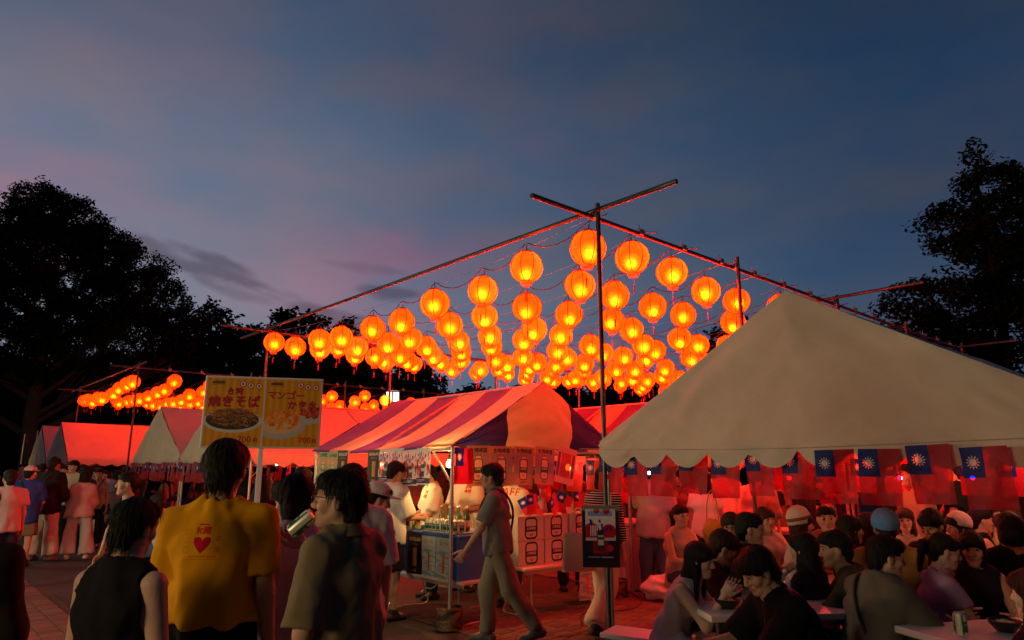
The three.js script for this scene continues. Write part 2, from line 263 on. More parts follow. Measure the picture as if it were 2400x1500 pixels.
function beerMark(x, cx, cy, w, h, dark, pale) {   // the rounded label with a dark band
  rr(x, cx - w / 2, cy - h / 2, w, h, w * 0.3); x.fillStyle = pale; x.fill(); x.lineWidth = w * 0.12; x.strokeStyle = dark; x.stroke();
  x.fillStyle = dark; x.fillRect(cx - w / 2, cy - h * 0.1, w, h * 0.27); glyphs(x, '台湾啤酒', cx - w * 0.4, cy - h * 0.06, w * 0.19, w * 0.028, pale, 1.05);
  x.fillStyle = dark; x.fillRect(cx - w * 0.18, cy + h * 0.28, w * 0.36, h * 0.03); x.fillRect(cx - w * 0.12, cy + h * 0.35, w * 0.24, h * 0.025);
}
const TEX = {
  flag: canvasTex(256, 352, (x, w, h) => {
    x.fillStyle = '#c8102e'; x.fillRect(0, 0, w, h); x.fillStyle = '#0a1f8f'; x.fillRect(0, 0, w / 2, h / 2);
    const cx = w / 4, cy = h / 4, R = w * 0.17; x.fillStyle = '#f4f2ea';
    for (let k = 0; k < 12; k++) { const a = k * Math.PI / 6; x.beginPath(); x.moveTo(cx + Math.cos(a) * R, cy + Math.sin(a) * R); x.lineTo(cx + Math.cos(a + 0.26) * R * 0.55, cy + Math.sin(a + 0.26) * R * 0.55); x.lineTo(cx + Math.cos(a - 0.26) * R * 0.55, cy + Math.sin(a - 0.26) * R * 0.55); x.closePath(); x.fill(); }
    x.strokeStyle = '#0a1f8f'; x.lineWidth = 3; x.beginPath(); x.arc(cx, cy, R * 0.56, 0, 7); x.stroke(); x.beginPath(); x.arc(cx, cy, R * 0.5, 0, 7); x.fill();
  }),
  menu: canvasTex(1024, 640, (x, w, h) => {
    x.fillStyle = '#cfc8c2'; x.fillRect(0, 0, w, h);
    for (let q = 0; q < 2; q++) {
      const X = 12 + q * 508, Wd = 492; x.save(); x.beginPath(); x.rect(X, 12, Wd, h - 24); x.clip();
      for (let k = 0; k < 16; k++) { x.fillStyle = k % 2 ? '#dc9c18' : '#cf8a0d'; x.fillRect(X + k * Wd / 16, 0, Wd / 16 + 1, h); }
      x.fillStyle = '#5a3c10'; x.fillRect(X + 60, 36, 90, 5); rr(x, X + 40, 44, 110, 22, 6); x.fill(); x.fillRect(X + 30, 74, 140, 3);
      for (let k = 0; k < 3; k++) { const cx = X + 305 + k * 70, cy = [62, 76, 80][k]; x.fillStyle = '#f3efe8'; x.beginPath(); x.arc(cx, cy, 25, 0, 7); x.fill(); x.lineWidth = 8; x.strokeStyle = '#b80f22'; x.stroke(); x.fillStyle = '#8d2a34'; x.fillRect(cx - 10, cy - 12, 20, 24); }
      if (q === 0) {
        glyphs(x, '台湾', X + 172, 98, 66, 13, '#a80d20', 1.1); glyphs(x, '焼きそば', X + 20, 176, 100, 19, '#a80d20', 1.13);
        x.fillStyle = '#c9c6c0'; x.beginPath(); x.ellipse(X + 240, 400, 252, 108, 0, 0, 7); x.fill(); x.fillStyle = '#2b2723'; x.beginPath(); x.ellipse(X + 238, 392, 226, 88, 0, 0, 7); x.fill();
        for (let k = 0; k < 520; k++) { const a = rnd(6.28), r = Math.sqrt(rnd()), px = X + 238 + Math.cos(a) * r * 205, py = 372 + Math.sin(a) * r * 78 - (1 - r) * 62; x.strokeStyle = pick(['#8f5a2c', '#a8703a', '#6d3f20', '#c28a4a', '#5a3018', '#75401f', '#3f5a22', '#b9472b']); x.lineWidth = rnd(4, 8); x.beginPath(); x.moveTo(px, py); x.quadraticCurveTo(px + rnd(-30, 30), py + rnd(-16, 16), px + rnd(-46, 46), py + rnd(-14, 18)); x.stroke(); }
        text(x, '700', X + 350, 590, 'bold 74px sans-serif', '#a80d20'); glyphs(x, '円', X + 424, 552, 40, 8, '#a80d20');
      } else {
        glyphs(x, 'マンゴー', X + 20, 120, 76, 14, '#b0232a', 1.1); glyphs(x, 'かき氷', X + 200, 206, 82, 15, '#a8202a', 1.12);
        x.fillStyle = '#b9b6b2'; x.beginPath(); x.ellipse(X + 420, 360, 130, 60, -0.2, 0, 7); x.fill();
        for (let k = 0; k < 60; k++) { x.fillStyle = pick(['#a8271b', '#c23a20', '#8d1e16', '#d8562b']); x.beginPath(); x.ellipse(X + 420 + rnd(-100, 100), 320 + rnd(-45, 40), rnd(10, 24), rnd(8, 16), rnd(3), 0, 7); x.fill(); }
        x.fillStyle = '#b5b3b0'; x.beginPath(); x.ellipse(X + 165, 450, 205, 110, -0.1, 0, 7); x.fill(); x.fillStyle = '#ddb88a'; x.beginPath(); x.ellipse(X + 160, 430, 170, 84, -0.1, 0, 7); x.fill();
        for (let k = 0; k < 120; k++) { const a = rnd(6.28), r = Math.sqrt(rnd()); x.fillStyle = pick(['#f0861c', '#ea7414', '#f59a2c', '#d95f10', '#e8a24a']); x.save(); x.translate(X + 165 + Math.cos(a) * r * 145, 385 + Math.sin(a) * r * 80 - (1 - r) * 30); x.rotate(rnd(3)); x.fillRect(-20, -13, rnd(24, 44), rnd(18, 28)); x.restore(); }
        text(x, '700', X + 372, 592, 'bold 68px sans-serif', '#a80d20'); glyphs(x, '円', X + 436, 556, 38, 8, '#a80d20');
      }
      x.restore();
    }
  }),
  beer: canvasTex(256, 362, (x, w, h) => { x.fillStyle = '#b09c78'; x.fillRect(0, 0, w, h); x.fillStyle = '#94979a'; x.fillRect(12, 70, w - 24, 190); glyphs(x, '台湾啤酒', 34, 20, 44, 8, '#2f4a2a', 1.08); glyphs(x, 'ビール', 90, 74, 22, 3, '#6a5a3a'); x.fillStyle = '#e9dcae'; rr(x, 100, 96, 56, 60, 18); x.fill(); beerMark(x, 128, 214, 92, 190, '#24502c', '#e6dcae'); text(x, '¥600', 128, 346, 'bold 34px sans-serif', '#4a3a28'); }),
  beerGreen: canvasTex(256, 362, (x, w, h) => { x.fillStyle = '#9cab6c'; x.fillRect(0, 0, w, h); x.fillStyle = '#c79a5a'; x.fillRect(0, 110, w, 40); glyphs(x, '台湾啤酒', 34, 26, 44, 9, '#1f5a2a', 1.08); x.fillStyle = '#d8cf9c'; rr(x, 96, 130, 64, 190, 26); x.fill(); beerMark(x, 128, 224, 74, 130, '#28542e', '#dcd4a0'); for (let k = 0; k < 80; k++) { x.fillStyle = pick(['#e6d98a', '#c9b75a', '#f0e8b0']); x.beginPath(); x.arc(rnd(w), rnd(240, h), rnd(2, 6), 0, 7); x.fill(); } }),
  malt: canvasTex(256, 362, (x, w, h) => { x.fillStyle = '#140d0a'; x.fillRect(0, 0, w, h); text(x, 'KAVALAN', 128, 62, 'bold 46px sans-serif', '#e8d9b4'); glyphs(x, 'ハイボール', 62, 78, 24, 3, '#d2bb84'); x.fillStyle = '#b07a22'; rr(x, 92, 122, 72, 170, 12); x.fill(); x.fillStyle = '#d9a648'; x.fillRect(104, 126, 16, 160); x.fillStyle = '#7d5314'; x.fillRect(110, 178, 38, 6); x.fillRect(116, 190, 26, 5); text(x, '¥600', 128, 340, 'bold 30px sans-serif', '#c9a15a'); }),
  maltGold: canvasTex(256, 362, (x, w, h) => { x.fillStyle = '#e9a52e'; x.fillRect(0, 0, w, h); text(x, 'KAVALAN', 128, 62, 'bold 44px sans-serif', '#4a2a0c'); glyphs(x, 'ハイボール', 62, 78, 24, 3, '#7a4a14'); x.fillStyle = '#5a3a1a'; rr(x, 76, 116, 104, 176, 8); x.fill(); x.fillStyle = '#a06a24'; rr(x, 100, 130, 56, 150, 8); x.fill(); text(x, '¥600', 128, 340, 'bold 34px sans-serif', '#b0480f'); }),
  splash: canvasTex(256, 362, (x, w, h) => { x.fillStyle = '#ded8d4'; x.fillRect(0, 0, w, h); for (let k = 0; k < 26; k++) { x.strokeStyle = pick(['#26347e', '#3a4fa8', '#2b3f96', '#b81f30']); x.lineWidth = rnd(6, 13); const a = rnd(10, w - 20), b = rnd(20, 96); x.beginPath(); x.moveTo(a, b); x.lineTo(a - 10, b + rnd(24, 50)); x.stroke(); } for (let k = 0; k < 34; k++) { x.fillStyle = pick(['#c4202e', '#a5182a', '#d83a3a', '#e06a4a', '#7a1c3a', '#d9d2cc']); x.beginPath(); x.ellipse(rnd(w), rnd(130, 280), rnd(10, 34), rnd(14, 36), rnd(3), 0, 7); x.fill(); } x.fillStyle = '#3a3f4a'; rr(x, 96, 160, 60, 120, 14); x.fill(); x.fillStyle = '#cfd3c8'; x.fillRect(100, 200, 52, 30); x.fillStyle = '#2a2a5a'; x.fillRect(0, 296, w, 52); x.fillStyle = '#d8d4da'; x.fillRect(16, 312, 150, 6); x.fillRect(16, 326, 110, 5); }),
  aqua: canvasTex(256, 362, (x, w, h) => { x.fillStyle = '#cfd8cc'; x.fillRect(0, 0, w, h); for (let k = 0; k < 40; k++) { x.fillStyle = pick(['#9fc0bd', '#b8cfca', '#88b0b0', '#dfe2d2']); x.beginPath(); x.ellipse(rnd(w), rnd(90, h), rnd(30, 80), rnd(5, 14), rnd(-0.2, 0.2), 0, 7); x.fill(); } glyphs(x, 'ビール', 60, 26, 44, 6, '#6f7f7a'); x.fillStyle = '#e0641a'; rr(x, 108, 150, 34, 160, 8); x.fill(); text(x, '¥600', 128, 350, 'bold 26px sans-serif', '#a5482a'); }),
  red: canvasTex(256, 362, (x, w, h) => { x.fillStyle = '#d8b8ac'; x.fillRect(0, 0, w, h); x.fillStyle = '#c23a1a'; x.fillRect(60, 60, 130, 240); x.fillStyle = '#8a2214'; x.fillRect(14, 60, 34, 240); x.fillRect(204, 60, 34, 240); }),
  carton: canvasTex(384, 256, (x, w, h) => { x.fillStyle = '#b5aca0'; x.fillRect(0, 0, w, h); beerMark(x, 192, 128, 170, 218, '#151f19', '#b5aca0'); x.fillStyle = '#b8b0a2'; x.fillRect(0, 0, w, 4); x.fillRect(0, h - 4, w, 4); }),
  can: canvasTex(256, 256, (x, w, h) => { x.fillStyle = '#d3cfbf'; x.fillRect(0, 0, w, h); for (let k = 0; k < 2; k++) beerMark(x, 64 + k * 128, 130, 78, 190, '#1f6a2e', '#ded9c6'); }),
  placard: canvasTex(256, 400, (x, w, h) => { x.fillStyle = '#e4dede'; x.fillRect(0, 0, w, h); x.fillStyle = '#7fa3d6'; rr(x, 20, 18, 212, 40, 18); x.fill(); x.fillStyle = '#b8172c'; for (const q of [[96, 12, 26], [180, 14, 30], [50, 180, 70], [200, 180, 60]]) { x.beginPath(); x.arc(...q, 0, 7); x.fill(); } x.strokeStyle = '#22286e'; x.lineWidth = 16; for (let k = 0; k < 12; k++) { const a = rnd(24, 220), b = rnd(80, 160); x.beginPath(); x.moveTo(a, b); x.lineTo(a + rnd(-24, 24), b + rnd(16, 40)); x.stroke(); } x.fillStyle = '#e6dfdf'; for (let k = 0; k < 5; k++) x.fillRect(40 + k * 14, 130, 8, 80); x.fillStyle = '#241a30'; x.fillRect(0, 240, w, 160); x.fillStyle = '#8a1426'; x.fillRect(60, 250, 130, 110); x.fillStyle = '#cfc6cc'; x.fillRect(0, 226, w, 22); x.fillStyle = '#23352a'; rr(x, 98, 168, 60, 150, 10); x.fill(); x.fillStyle = '#c9cfc0'; x.fillRect(104, 206, 48, 14); x.fillRect(104, 240, 48, 44); x.fillStyle = '#c81f30'; x.beginPath(); x.arc(206, 306, 28, 0, 7); x.fill(); x.fillStyle = '#16142e'; x.fillRect(0, 352, w, 48); x.fillStyle = '#c9c4d2'; x.fillRect(20, 372, 100, 5); x.fillRect(132, 372, 100, 7); }),
};
// ---------- tents ----------
const weave = dataTex(256, 256, (u, w) => { const n = 128 + 50 * tn(u, w, 7) + 30 * tn(u, w, 22, 2) + 8 * Math.sin(u * 256 * 1.57) + 8 * Math.sin(w * 256 * 1.57); return [n, n, n]; }, false);
const stain = dataTex(512, 512, (u, w) => { const k = tn(u, w, 5) * 0.6 + tn(u, w, 16, 3) * 0.35 + tn(u, w, 60, 7) * 0.2; const n = 218 + 16 * k; return [n, n * 0.985 - 2, n * 0.95 - 4 - Math.max(0, k) * 6]; });
const cloth = (c, tr = 0.3, o = {}) => phys(c, 1, { map: stain, bumpMap: weave, bumpScale: 0.003, transmission: tr, thickness: 0, side: THREE.DoubleSide, ...o });
const canvasWhite = cloth([0.84, 0.79, 0.7], 0.1), stripeWhite = cloth([0.92, 0.66, 0.46], 0.32), stripePurple = cloth([0.14, 0.014, 0.36], 0.25), panelBlue = cloth([0.03, 0.03, 0.24], 0.18);
const legMat = std([0.42, 0.41, 0.39], 0.42, { metalness: 0.7 });
function tent(name, label, pos, turn, wd, L, hEave, hRidge, opt = {}) {
  const T = thing(name, label, 'tent', pos, turn, opt.group), hw = wd / 2, val = opt.valance ?? 0.2;
  const ry = rnd(100), wr = (a, b) => 0.016 * noise(a * 1.4 + ry, b * 1.4, 2) + 0.006 * noise(a * 5 + ry, b * 5, 7);
  const scal = (q, n) => opt.scallop ? 0.13 * Math.abs(Math.sin(q * Math.PI * n)) ** 0.75 : 0.004 * Math.sin(q * 30);
  const nS = Math.round(L / 0.4), nG = Math.round(wd / 0.4);
  const slope = (side, z0, z1, nz) => sheet(nz, 14, (u, k) => {   // from the ridge down over the eave to the valance
    const z = lerp(z0, z1, u), kk = Math.min(1, k / 0.8), dn = k > 0.8 ? (k - 0.8) / 0.2 : 0, f = z / L;
    const sag = -0.05 * Math.sin(f * Math.PI) * (1 - 0.3 * kk) - 0.07 * Math.sin(kk * Math.PI) * (0.35 + Math.sin(f * Math.PI));
    return [side * (hw * kk + 0.01 + dn * 0.012 + (k > 0.8 ? wr(z, 9) * 0.8 : 0)), lerp(hRidge, hEave, kk) + sag + wr(z, kk * 3 + side) - dn * (val + scal(f, nS) - 0.035), z];
  }, (u, k, p) => [p[2] * 0.4, k * 0.7 + side * 0.3]);
  const stripes = opt.stripes || [null];
  stripes.forEach((m, i) => { for (const side of [-1, 1]) obj('roof_panel', slope(side, L * i / stripes.length, L * (i + 1) / stripes.length, Math.max(6, Math.round(30 / stripes.length * 1.2))), m || canvasWhite, T); });
  // gable ends, with the valance band below the eave
  const gable = (z, x0, x1, m, dz) => obj('gable_panel', sheet(Math.max(6, Math.round((x1 - x0) * 22)), 16, (u, k) => {
    const x = lerp(x0, x1, u), top = hRidge - (hRidge - hEave) * Math.abs(x) / hw - 0.012, bot = hEave - val - scal((x + hw) / wd, nG) + 0.035, kk = k;
    const belly = 0.05 * Math.sin(kk * Math.PI) * (1 - Math.abs(x) / hw);
    return [x, lerp(bot, top, kk), z + dz * (belly + wr(x, kk * 2 + 20) * 1.6 + 0.02 * Math.max(0, 1 - 3 * Math.abs(noise(x * 1.1 + kk * 1.6 + ry, kk * 1.3 - x * 0.7, 4))) + 0.01)];
  }, (u, k, p) => [p[0] * 0.4, p[1] * 0.4]), m, T);
  for (const [z, dz] of [[0, -1], [L, 1]]) {
    if (z === L && opt.openBack) continue;
    if (opt.gable) { const g = opt.gable; let a = -hw; for (const [w, m] of g) { gable(z, a, a + w, m, dz); a += w; } } else gable(z, -hw, hw, canvasWhite, dz);
  }
  // poles
  obj('ridge_pole', rod([0, hRidge - 0.035, 0.02], [0, hRidge - 0.035, L - 0.02], 0.021), legMat, T);
  for (const z of [0.05, L / 2, L - 0.05]) for (const s of [-1, 1]) { obj('rafter', rod([0, hRidge - 0.05, z], [s * (hw - 0.03), hEave - 0.04, z], 0.017), legMat, T); }
  for (const s of [-1, 1]) obj('eave_pole', rod([s * (hw - 0.04), hEave - 0.05, 0.04], [s * (hw - 0.04), hEave - 0.05, L - 0.04], 0.019), legMat, T);
  for (const z of opt.legs || [0.05, L - 0.05]) for (const s of [-1, 1]) {
    obj('leg', rod([s * (hw - 0.04), 0.008, z], [s * (hw - 0.04), hEave - 0.03, z], 0.0215, 0.0215, 10), legMat, T);
    obj('leg_collar', [rod([s * (hw - 0.04), 1.02, z], [s * (hw - 0.04), 1.1, z], 0.027, 0.027, 10), rod([s * (hw - 0.04), 1.06, z - 0.05], [s * (hw - 0.04), 1.06, z], 0.008)], clampMat, T);
    obj('brace', rod([s * (hw - 0.04), hEave - 0.42, z], [s * (hw - 0.04), hEave - 0.06, z + (z < L / 2 ? 0.36 : -0.36)], 0.011), legMat, T);
  }
  return T;
}
const D = THREE.MathUtils.degToRad, STRIPED = D(222);
tent('white_tent', 'large off white peaked tent with scalloped edge over the seated diners', at(0.02, -1.98), TURN, 3.9, 5.4, 1.87, 2.99, { scallop: true, valance: 0.16 });
tent('white_tent', 'off white peaked tent set end to end behind the large diners tent', at(5.5, -1.98), TURN, 3.9, 5.4, 1.87, 2.99, { scallop: true, valance: 0.16 });
const sw = [stripeWhite, stripePurple, stripeWhite, stripePurple, stripeWhite, stripePurple];
tent('striped_tent', 'purple and white striped stall tent with blue gable panels over the beer counter', at(0.775, 1.5), STRIPED, 2.75, 3.25, 1.86, 2.64, { stripes: sw, gable: [[0.95, panelBlue], [1.05, stripeWhite], [0.75, panelBlue]], valance: 0.06 });
tent('striped_tent', 'purple and white striped stall tent behind the steel post, beyond the beer counter', at(3.75, 1.5), STRIPED, 2.75, 3.25, 1.86, 2.64, { stripes: [stripeWhite, stripePurple, stripeWhite, stripePurple, stripeWhite, stripePurple], gable: [[0.9, panelBlue], [0.95, stripeWhite], [0.9, panelBlue]], valance: 0.06 });
tent('white_tent', 'cream peaked tent with a red lit roof behind the menu board', at(-0.55, 8.95), TURN, 3.6, 5.4, 1.86, 2.88, { scallop: true, valance: 0.14 });
tent('white_tent', 'cream peaked tent with grey blue side slope beside the menu board', at(-0.55, 12.6), TURN, 3.6, 5.4, 1.86, 2.98, { scallop: true, valance: 0.14 });
tent('white_tent', 'far cream tent with a long red lit roof', at(-1, 21.8), TURN, 3.6, 5.4, 1.9, 3.04, { scallop: true, valance: 0.14 });
tent('white_tent', 'farthest small cream peaked tent beside the orange awning', at(-1, 25.5), TURN, 3.6, 5.4, 1.9, 3.1, { scallop: true, valance: 0.14 });
// rows of tents further in, half hidden
tent('white_tent', 'white tent deep behind the second striped stall', at(7, 6.6), TURN, 3.6, 5.4, 1.86, 2.85, { scallop: true, valance: 0.14 });

// orange awning stalls at the far edge
for (const [s, t, lab] of [[-2.2, 29.5, 'far orange printed awning of a food stall with a lamp under it'], [-3.4, 33.5, 'farthest orange awning at the dark edge of the ground']]) {
  const A = thing('stall_awning', lab, 'awning', at(s, t), TURN);
  const aw = canvasTex(256, 128, (x, w, h) => { x.fillStyle = '#c8702a'; x.fillRect(0, 0, w, h); for (let k = 0; k < 24; k++) { x.fillStyle = pick(['#a8481c', '#d98a3a', '#7a2a12', '#e0a050']); x.beginPath(); x.ellipse(rnd(w), rnd(h), rnd(10, 40), rnd(6, 22), rnd(3), 0, 7); x.fill(); } x.strokeStyle = '#e8d8c0'; x.lineWidth = 3; x.strokeRect(14, 10, 60, 46); });
  obj('awning', sheet(16, 8, (u, k) => [lerp(-1.7, 1.7, u), lerp(3.0, 2.0, k) - 0.05 * Math.sin(u * 9), -k * 0.9]), phys(0xffffff, 0.9, { map: aw, side: THREE.DoubleSide, transmission: 0.25, thickness: 0 }), A);
  for (const x of [-1.65, 1.65]) for (const z of [-0.85, 1.4]) obj('post', rod([x, 0.008, z], [x, z < 0 ? 2.0 : 3.0, z], 0.022), legMat, A);
  obj('counter', box(3.2, 0.9, 0.6, 0, 0.46, -0.4, 0.02), std([0.3, 0.08, 0.05], 0.7), A);
}

// ---------- lamps ----------
const glowBulb = std([1, 0.9, 0.7], 0.4, { emissive: rgb(1, 0.62, 0.26), emissiveIntensity: 22 });
const bulbGeo = lathe([[0, -0.045], [0.022, -0.04], [0.034, -0.02], [0.034, 0.0], [0.022, 0.026], [0.014, 0.045], [0.014, 0.05]], 16), sockGeo = lathe([[0.016, 0.042], [0.018, 0.09], [0.008, 0.1], [0, 0.1]], 12);
function bulb(p, label, power, color = [1, 0.55, 0.2], group = 'bare bulbs under the tents') {
  const B = thing('bare_bulb', label, 'bulb', p, 0, group);
  obj('bulb', bulbGeo, glowBulb, B); obj('socket', sockGeo, wireMat, B); obj('cord', rod([0, 0.09, 0], [0.01, 0.26, 0], 0.003, 0.003, 5), wireMat, B);
  const L = new THREE.PointLight(rgb(...color), power); L.name = 'bulb_light'; L.shadow.radius = 1.6; L.castShadow = true; B.add(L);
}
bulb(at(-0.45, 1.75, 1.66), 'bright bare bulb at the corner leg of the striped stall', 2.6, [1, 0.5, 0.14]);
bulb(at(-0.3, 3.4, 1.64), 'bare bulb behind the posters of the striped stall', 3, [1, 0.5, 0.14]);
bulb(at(1.6, 1.9, 1.62), 'bare bulb over the stacked beer cartons', 0.9, [1, 0.04, 0.015]);
bulb(at(2.4, -1.2, 1.72), 'bare bulb in the middle of the diners tent', 3.6, [1, 0.02, 0.01]);
bulb(at(3.4, -2.7, 1.7), 'bare bulb deep in the diners tent by the yellow sheet', 1.4, [1, 0.5, 0.18]);
bulb(at(2.2, -2.9, 1.7), 'bare bulb near the row of large flags', 1.0, [1, 0.2, 0.06]);
bulb(at(4.8, -0.6, 1.72), 'bare bulb at the back leg of the diners tent', 3.6, [1, 0.02, 0.01]);
bulb(at(3.6, -1.4, 1.72), 'bare red bulb over the standing crowd deep in the diners tent', 4.2, [1, 0.02, 0.01]);
bulb(at(3.4, 0.75, 1.72), 'bare red bulb between the striped stall and the diners tent', 4.2, [1, 0.02, 0.01]);
bulb(at(0.9, 9.4, 1.7), 'bare bulb under the tent behind the menu board', 1.2, [1, 0.06, 0.02]);
bulb(at(0.9, 12.8, 1.7), 'bare bulb under the grey sloped cream tent', 1.2, [1, 0.06, 0.02]);
bulb(at(-2.4, 29.2, 1.9), 'bright lamp under the far orange awning', 6, [1, 0.6, 0.22]);
// coloured fairy lamps
for (const [s, t, h, c, w] of [[2.0, 0.9, 1.55, [0.25, 0.35, 1], 'blue'], [2.6, -0.6, 1.5, [1, 0.1, 0.1], 'red'], [2.2, -1.9, 1.52, [0.5, 0.8, 1], 'pale blue'], [2.0, -2.95, 1.5, [0.2, 0.6, 1], 'bright blue'], [2.6, -2.4, 1.52, [0.2, 0.4, 1], 'dim blue']]) {
  const F = thing('fairy_lamp', `small ${w} party lamp hanging under the diners tent`, 'lamp', at(s, t, h));
  obj('bulb', new THREE.SphereGeometry(0.022, 12, 8), std([0.6, 0.6, 0.7], 0.4, { emissive: rgb(...c), emissiveIntensity: 14 }), F); obj('cord', rod([0, 0.02, 0], [0, 0.3, 0], 0.003, 0.003, 5), wireMat, F);
  const L = new THREE.PointLight(rgb(...c), 0.02); L.name = 'fairy_light'; L.castShadow = true; F.add(L);
}
function flood(p, aim, label, w, h, power, color, poleH) {   // square floodlight on a pole
  const F = thing('floodlight', label, 'floodlight', [p[0], 0, p[2]]);
  obj('pole', rod([0, 0.008, 0.05], [0, poleH, 0.05], 0.035), pipeMat, F);
  const H = new THREE.Group(); H.name = 'lamp_head'; H.position.set(0, p[1], 0); F.add(H); H.lookAt(new V3(...aim));
  obj('housing', [box(w + 0.06, 0.03, 0.12, 0, h / 2 + 0.015, -0.05), box(w + 0.06, 0.03, 0.12, 0, -h / 2 - 0.015, -0.05), box(0.03, h, 0.12, w / 2 + 0.015, 0, -0.05), box(0.03, h, 0.12, -w / 2 - 0.015, 0, -0.05), box(w + 0.06, h + 0.06, 0.02, 0, 0, -0.12)], std([0.06, 0.06, 0.06], 0.5), H);
  obj('lamp_face', new THREE.PlaneGeometry(w, h), std([0.9, 0.9, 0.85], 0.4, { emissive: rgb(...color), emissiveIntensity: 3.2 }), H);
  const L = new THREE.RectAreaLight(rgb(...color), power, w, h); L.name = 'flood_light'; L.position.z = 0.02; L.rotation.y = Math.PI; H.add(L);
}
flood([-4.12, 4.0, -23.6], [-3.5, 1.5, -14], 'white floodlight on a pole beyond the striped stall roof', 0.42, 0.32, 40, [1, 0.93, 0.8], 4.3);
flood([-5.6, 2.7, 2.2], [-0.5, 1.3, -4], 'warm floodlight on a pole behind the yellow T-shirt and the lane crossing', 2.2, 1.1, 17, [1, 0.72, 0.38], 3.4);
flood([-9.5, 2.2, -4.6], [-1, 1.6, -8.5], 'warm floodlight on a pole at the near side of the lane', 1.2, 0.7, 88, [1, 0.8, 0.48], 2.6);

flood([-12.2, 2.7, -12.4], [-6.8, 1.7, -14.2], 'small warm floodlight on a pole beside the far brick paving', 0.6, 0.4, 62, [1, 0.74, 0.36], 3.0);
// ---------- flags ----------
const flagMat = phys(0xffffff, 0.5, { map: TEX.flag, transmission: 0.62, thickness: 0, side: THREE.DoubleSide, bumpMap: weave, bumpScale: 0.006, specularIntensity: 0.5 });
const flagGeos = [0, 1, 2, 3].map((q) => sheet(12, 14, (u, k) => [(u - 0.5) * 0.265 * (1 - 0.05 * k * (q % 2)), -k * 0.375, 0.02 * Math.sin(u * 5 + q * 2 + k * 2.2) * (0.3 + k) + 0.012 * noise(u * 4 + q * 9, k * 5, q)], (u, k) => [u, 1 - k]));
function flagRow(n, s, t, h, dt, labelOf, group) {
  for (let k = 0; k < n; k++) { const o = obj('hanging_flag', flagGeos[k % 4], flagMat); o.position.set(...at(s + (s < 0 && s > -0.1 && k < 7 ? 0.09 : 0) + rnd(-0.02, 0.02), t - k * dt, h + rnd(-0.025, 0.015))); o.rotation.set(0, TURN + Math.PI + rnd(-0.18, 0.18), rnd(-0.04, 0.04)); tag(o, labelOf(k), 'flag', group); }
  const str = obj('flag_string', tube([at(s, t + 0.3, h + 0.03), at(s, t - n * dt / 2, h - 0.004), at(s, t - n * dt, h + 0.03)], 0.0016, 24, 4), std([0.6, 0.56, 0.5], 0.8)); tag(str, 'thin pale cord that the flags hang from, ' + group, 'cord');
}
flagRow(11, -0.05, -0.12, 1.765, 0.305, (k) => ['red flag with blue corner hanging against the steel post', 'red flag hanging second from the steel post', 'red flag hanging half behind the scalloped tent edge, third from the post', 'red flag with a lamp behind it, fourth from the steel post', 'red flag hanging fifth from the steel post', 'red flag hanging sixth from the post beside the inner tent leg', 'red flag hanging seventh from the post above the knitted hat', 'crinkled shiny red flag hanging above the blue beanie', 'large smooth red flag beside the crinkled one', 'large red flag with a blue lamp behind it', 'last large red flag by the tent leg'][k], 'under the edge of the diners tent');
flagRow(9, 3.2, -0.1, 1.72, 0.36, () => 'dim red flag on the inner row deep in the diners tent', 'inner row in the diners tent');
flagRow(8, 1.7, 0.9, 1.7, -0.32, () => 'dim red flag hanging between the striped stalls', 'between the striped stalls');
flagRow(11, -0.6, 14.2, 1.72, 0.31, () => 'small red flag along the edge of the cream peaked tent', 'edge of the cream peaked tent');
flagRow(11, -0.6, 10.7, 1.72, 0.31, () => 'small red flag along the tent edge behind the menu board', 'tent edge behind the menu board');
flagRow(10, 1.2, 13.5, 1.7, 0.5, () => 'far red flag deep inside the cream tents', 'inside the cream tents');
{ const o = obj('hanging_flag', flagGeos[1], flagMat); o.position.set(...at(-0.5, 1.42, 1.82)); o.rotation.y = D(-42 + 90); tag(o, 'red flag with white sun hanging beside the bright corner bulb', 'flag'); }

// ---------- posters ----------
const sheetMat = (t, o = {}) => phys(0xffffff, 0.35, { map: t, side: THREE.DoubleSide, transmission: 0.25, thickness: 0, bumpMap: weave, bumpScale: 0.004, ...o });
const PM = Object.fromEntries(['beer', 'beerGreen', 'malt', 'maltGold', 'splash', 'aqua', 'red'].map((k) => [k, sheetMat(TEX[k], k === 'malt' ? { transmission: 0.05 } : {})]));
function poster(s, t, top, ry, w, h, m, label, tilt = 0, lean = 0) {
  const ph = rnd(9), g = sheet(8, 10, (u, k) => [(u - 0.5) * w, -k * h, 0.014 * Math.sin(u * 3 + ph) * k + 0.006 * noise(u * 3 + ph, k * 3)], (u, k) => [u, 1 - k]);
  const o = obj('poster', g, m); o.position.set(...at(s, t, top)); o.rotation.set(lean, ry, tilt, 'YXZ'); return tag(o, label, 'poster');
}
const FRONT = D(-48), SIDE = D(42 );   // facing the lane (-s), facing the camera side (-t)
const onEave = [[4.38, 'beerGreen', 'green beer poster at the far end of the stall eave'], [4.1, 'beerGreen', 'green beer poster next to the dark whisky poster'], [3.84, 'malt', 'dark whisky poster with gold lettering beside the green posters'], [3.06, 'malt', 'dark whisky poster beside the colourful splash posters'], [2.8, 'splash', 'colourful splash poster against the dark whisky poster'], [2.53, 'splash', 'colourful splash poster, second from the dark whisky one'], [2.26, 'splash', 'colourful splash poster, third from the dark whisky one'], [2.0, 'splash', 'colourful splash poster nearest the bright corner bulb']];
for (const [t, k, lab] of onEave) poster(-0.62, t, 1.83 + rnd(-0.02, 0.01), FRONT, 0.27, 0.4, PM[k], lab, rnd(-0.03, 0.03));
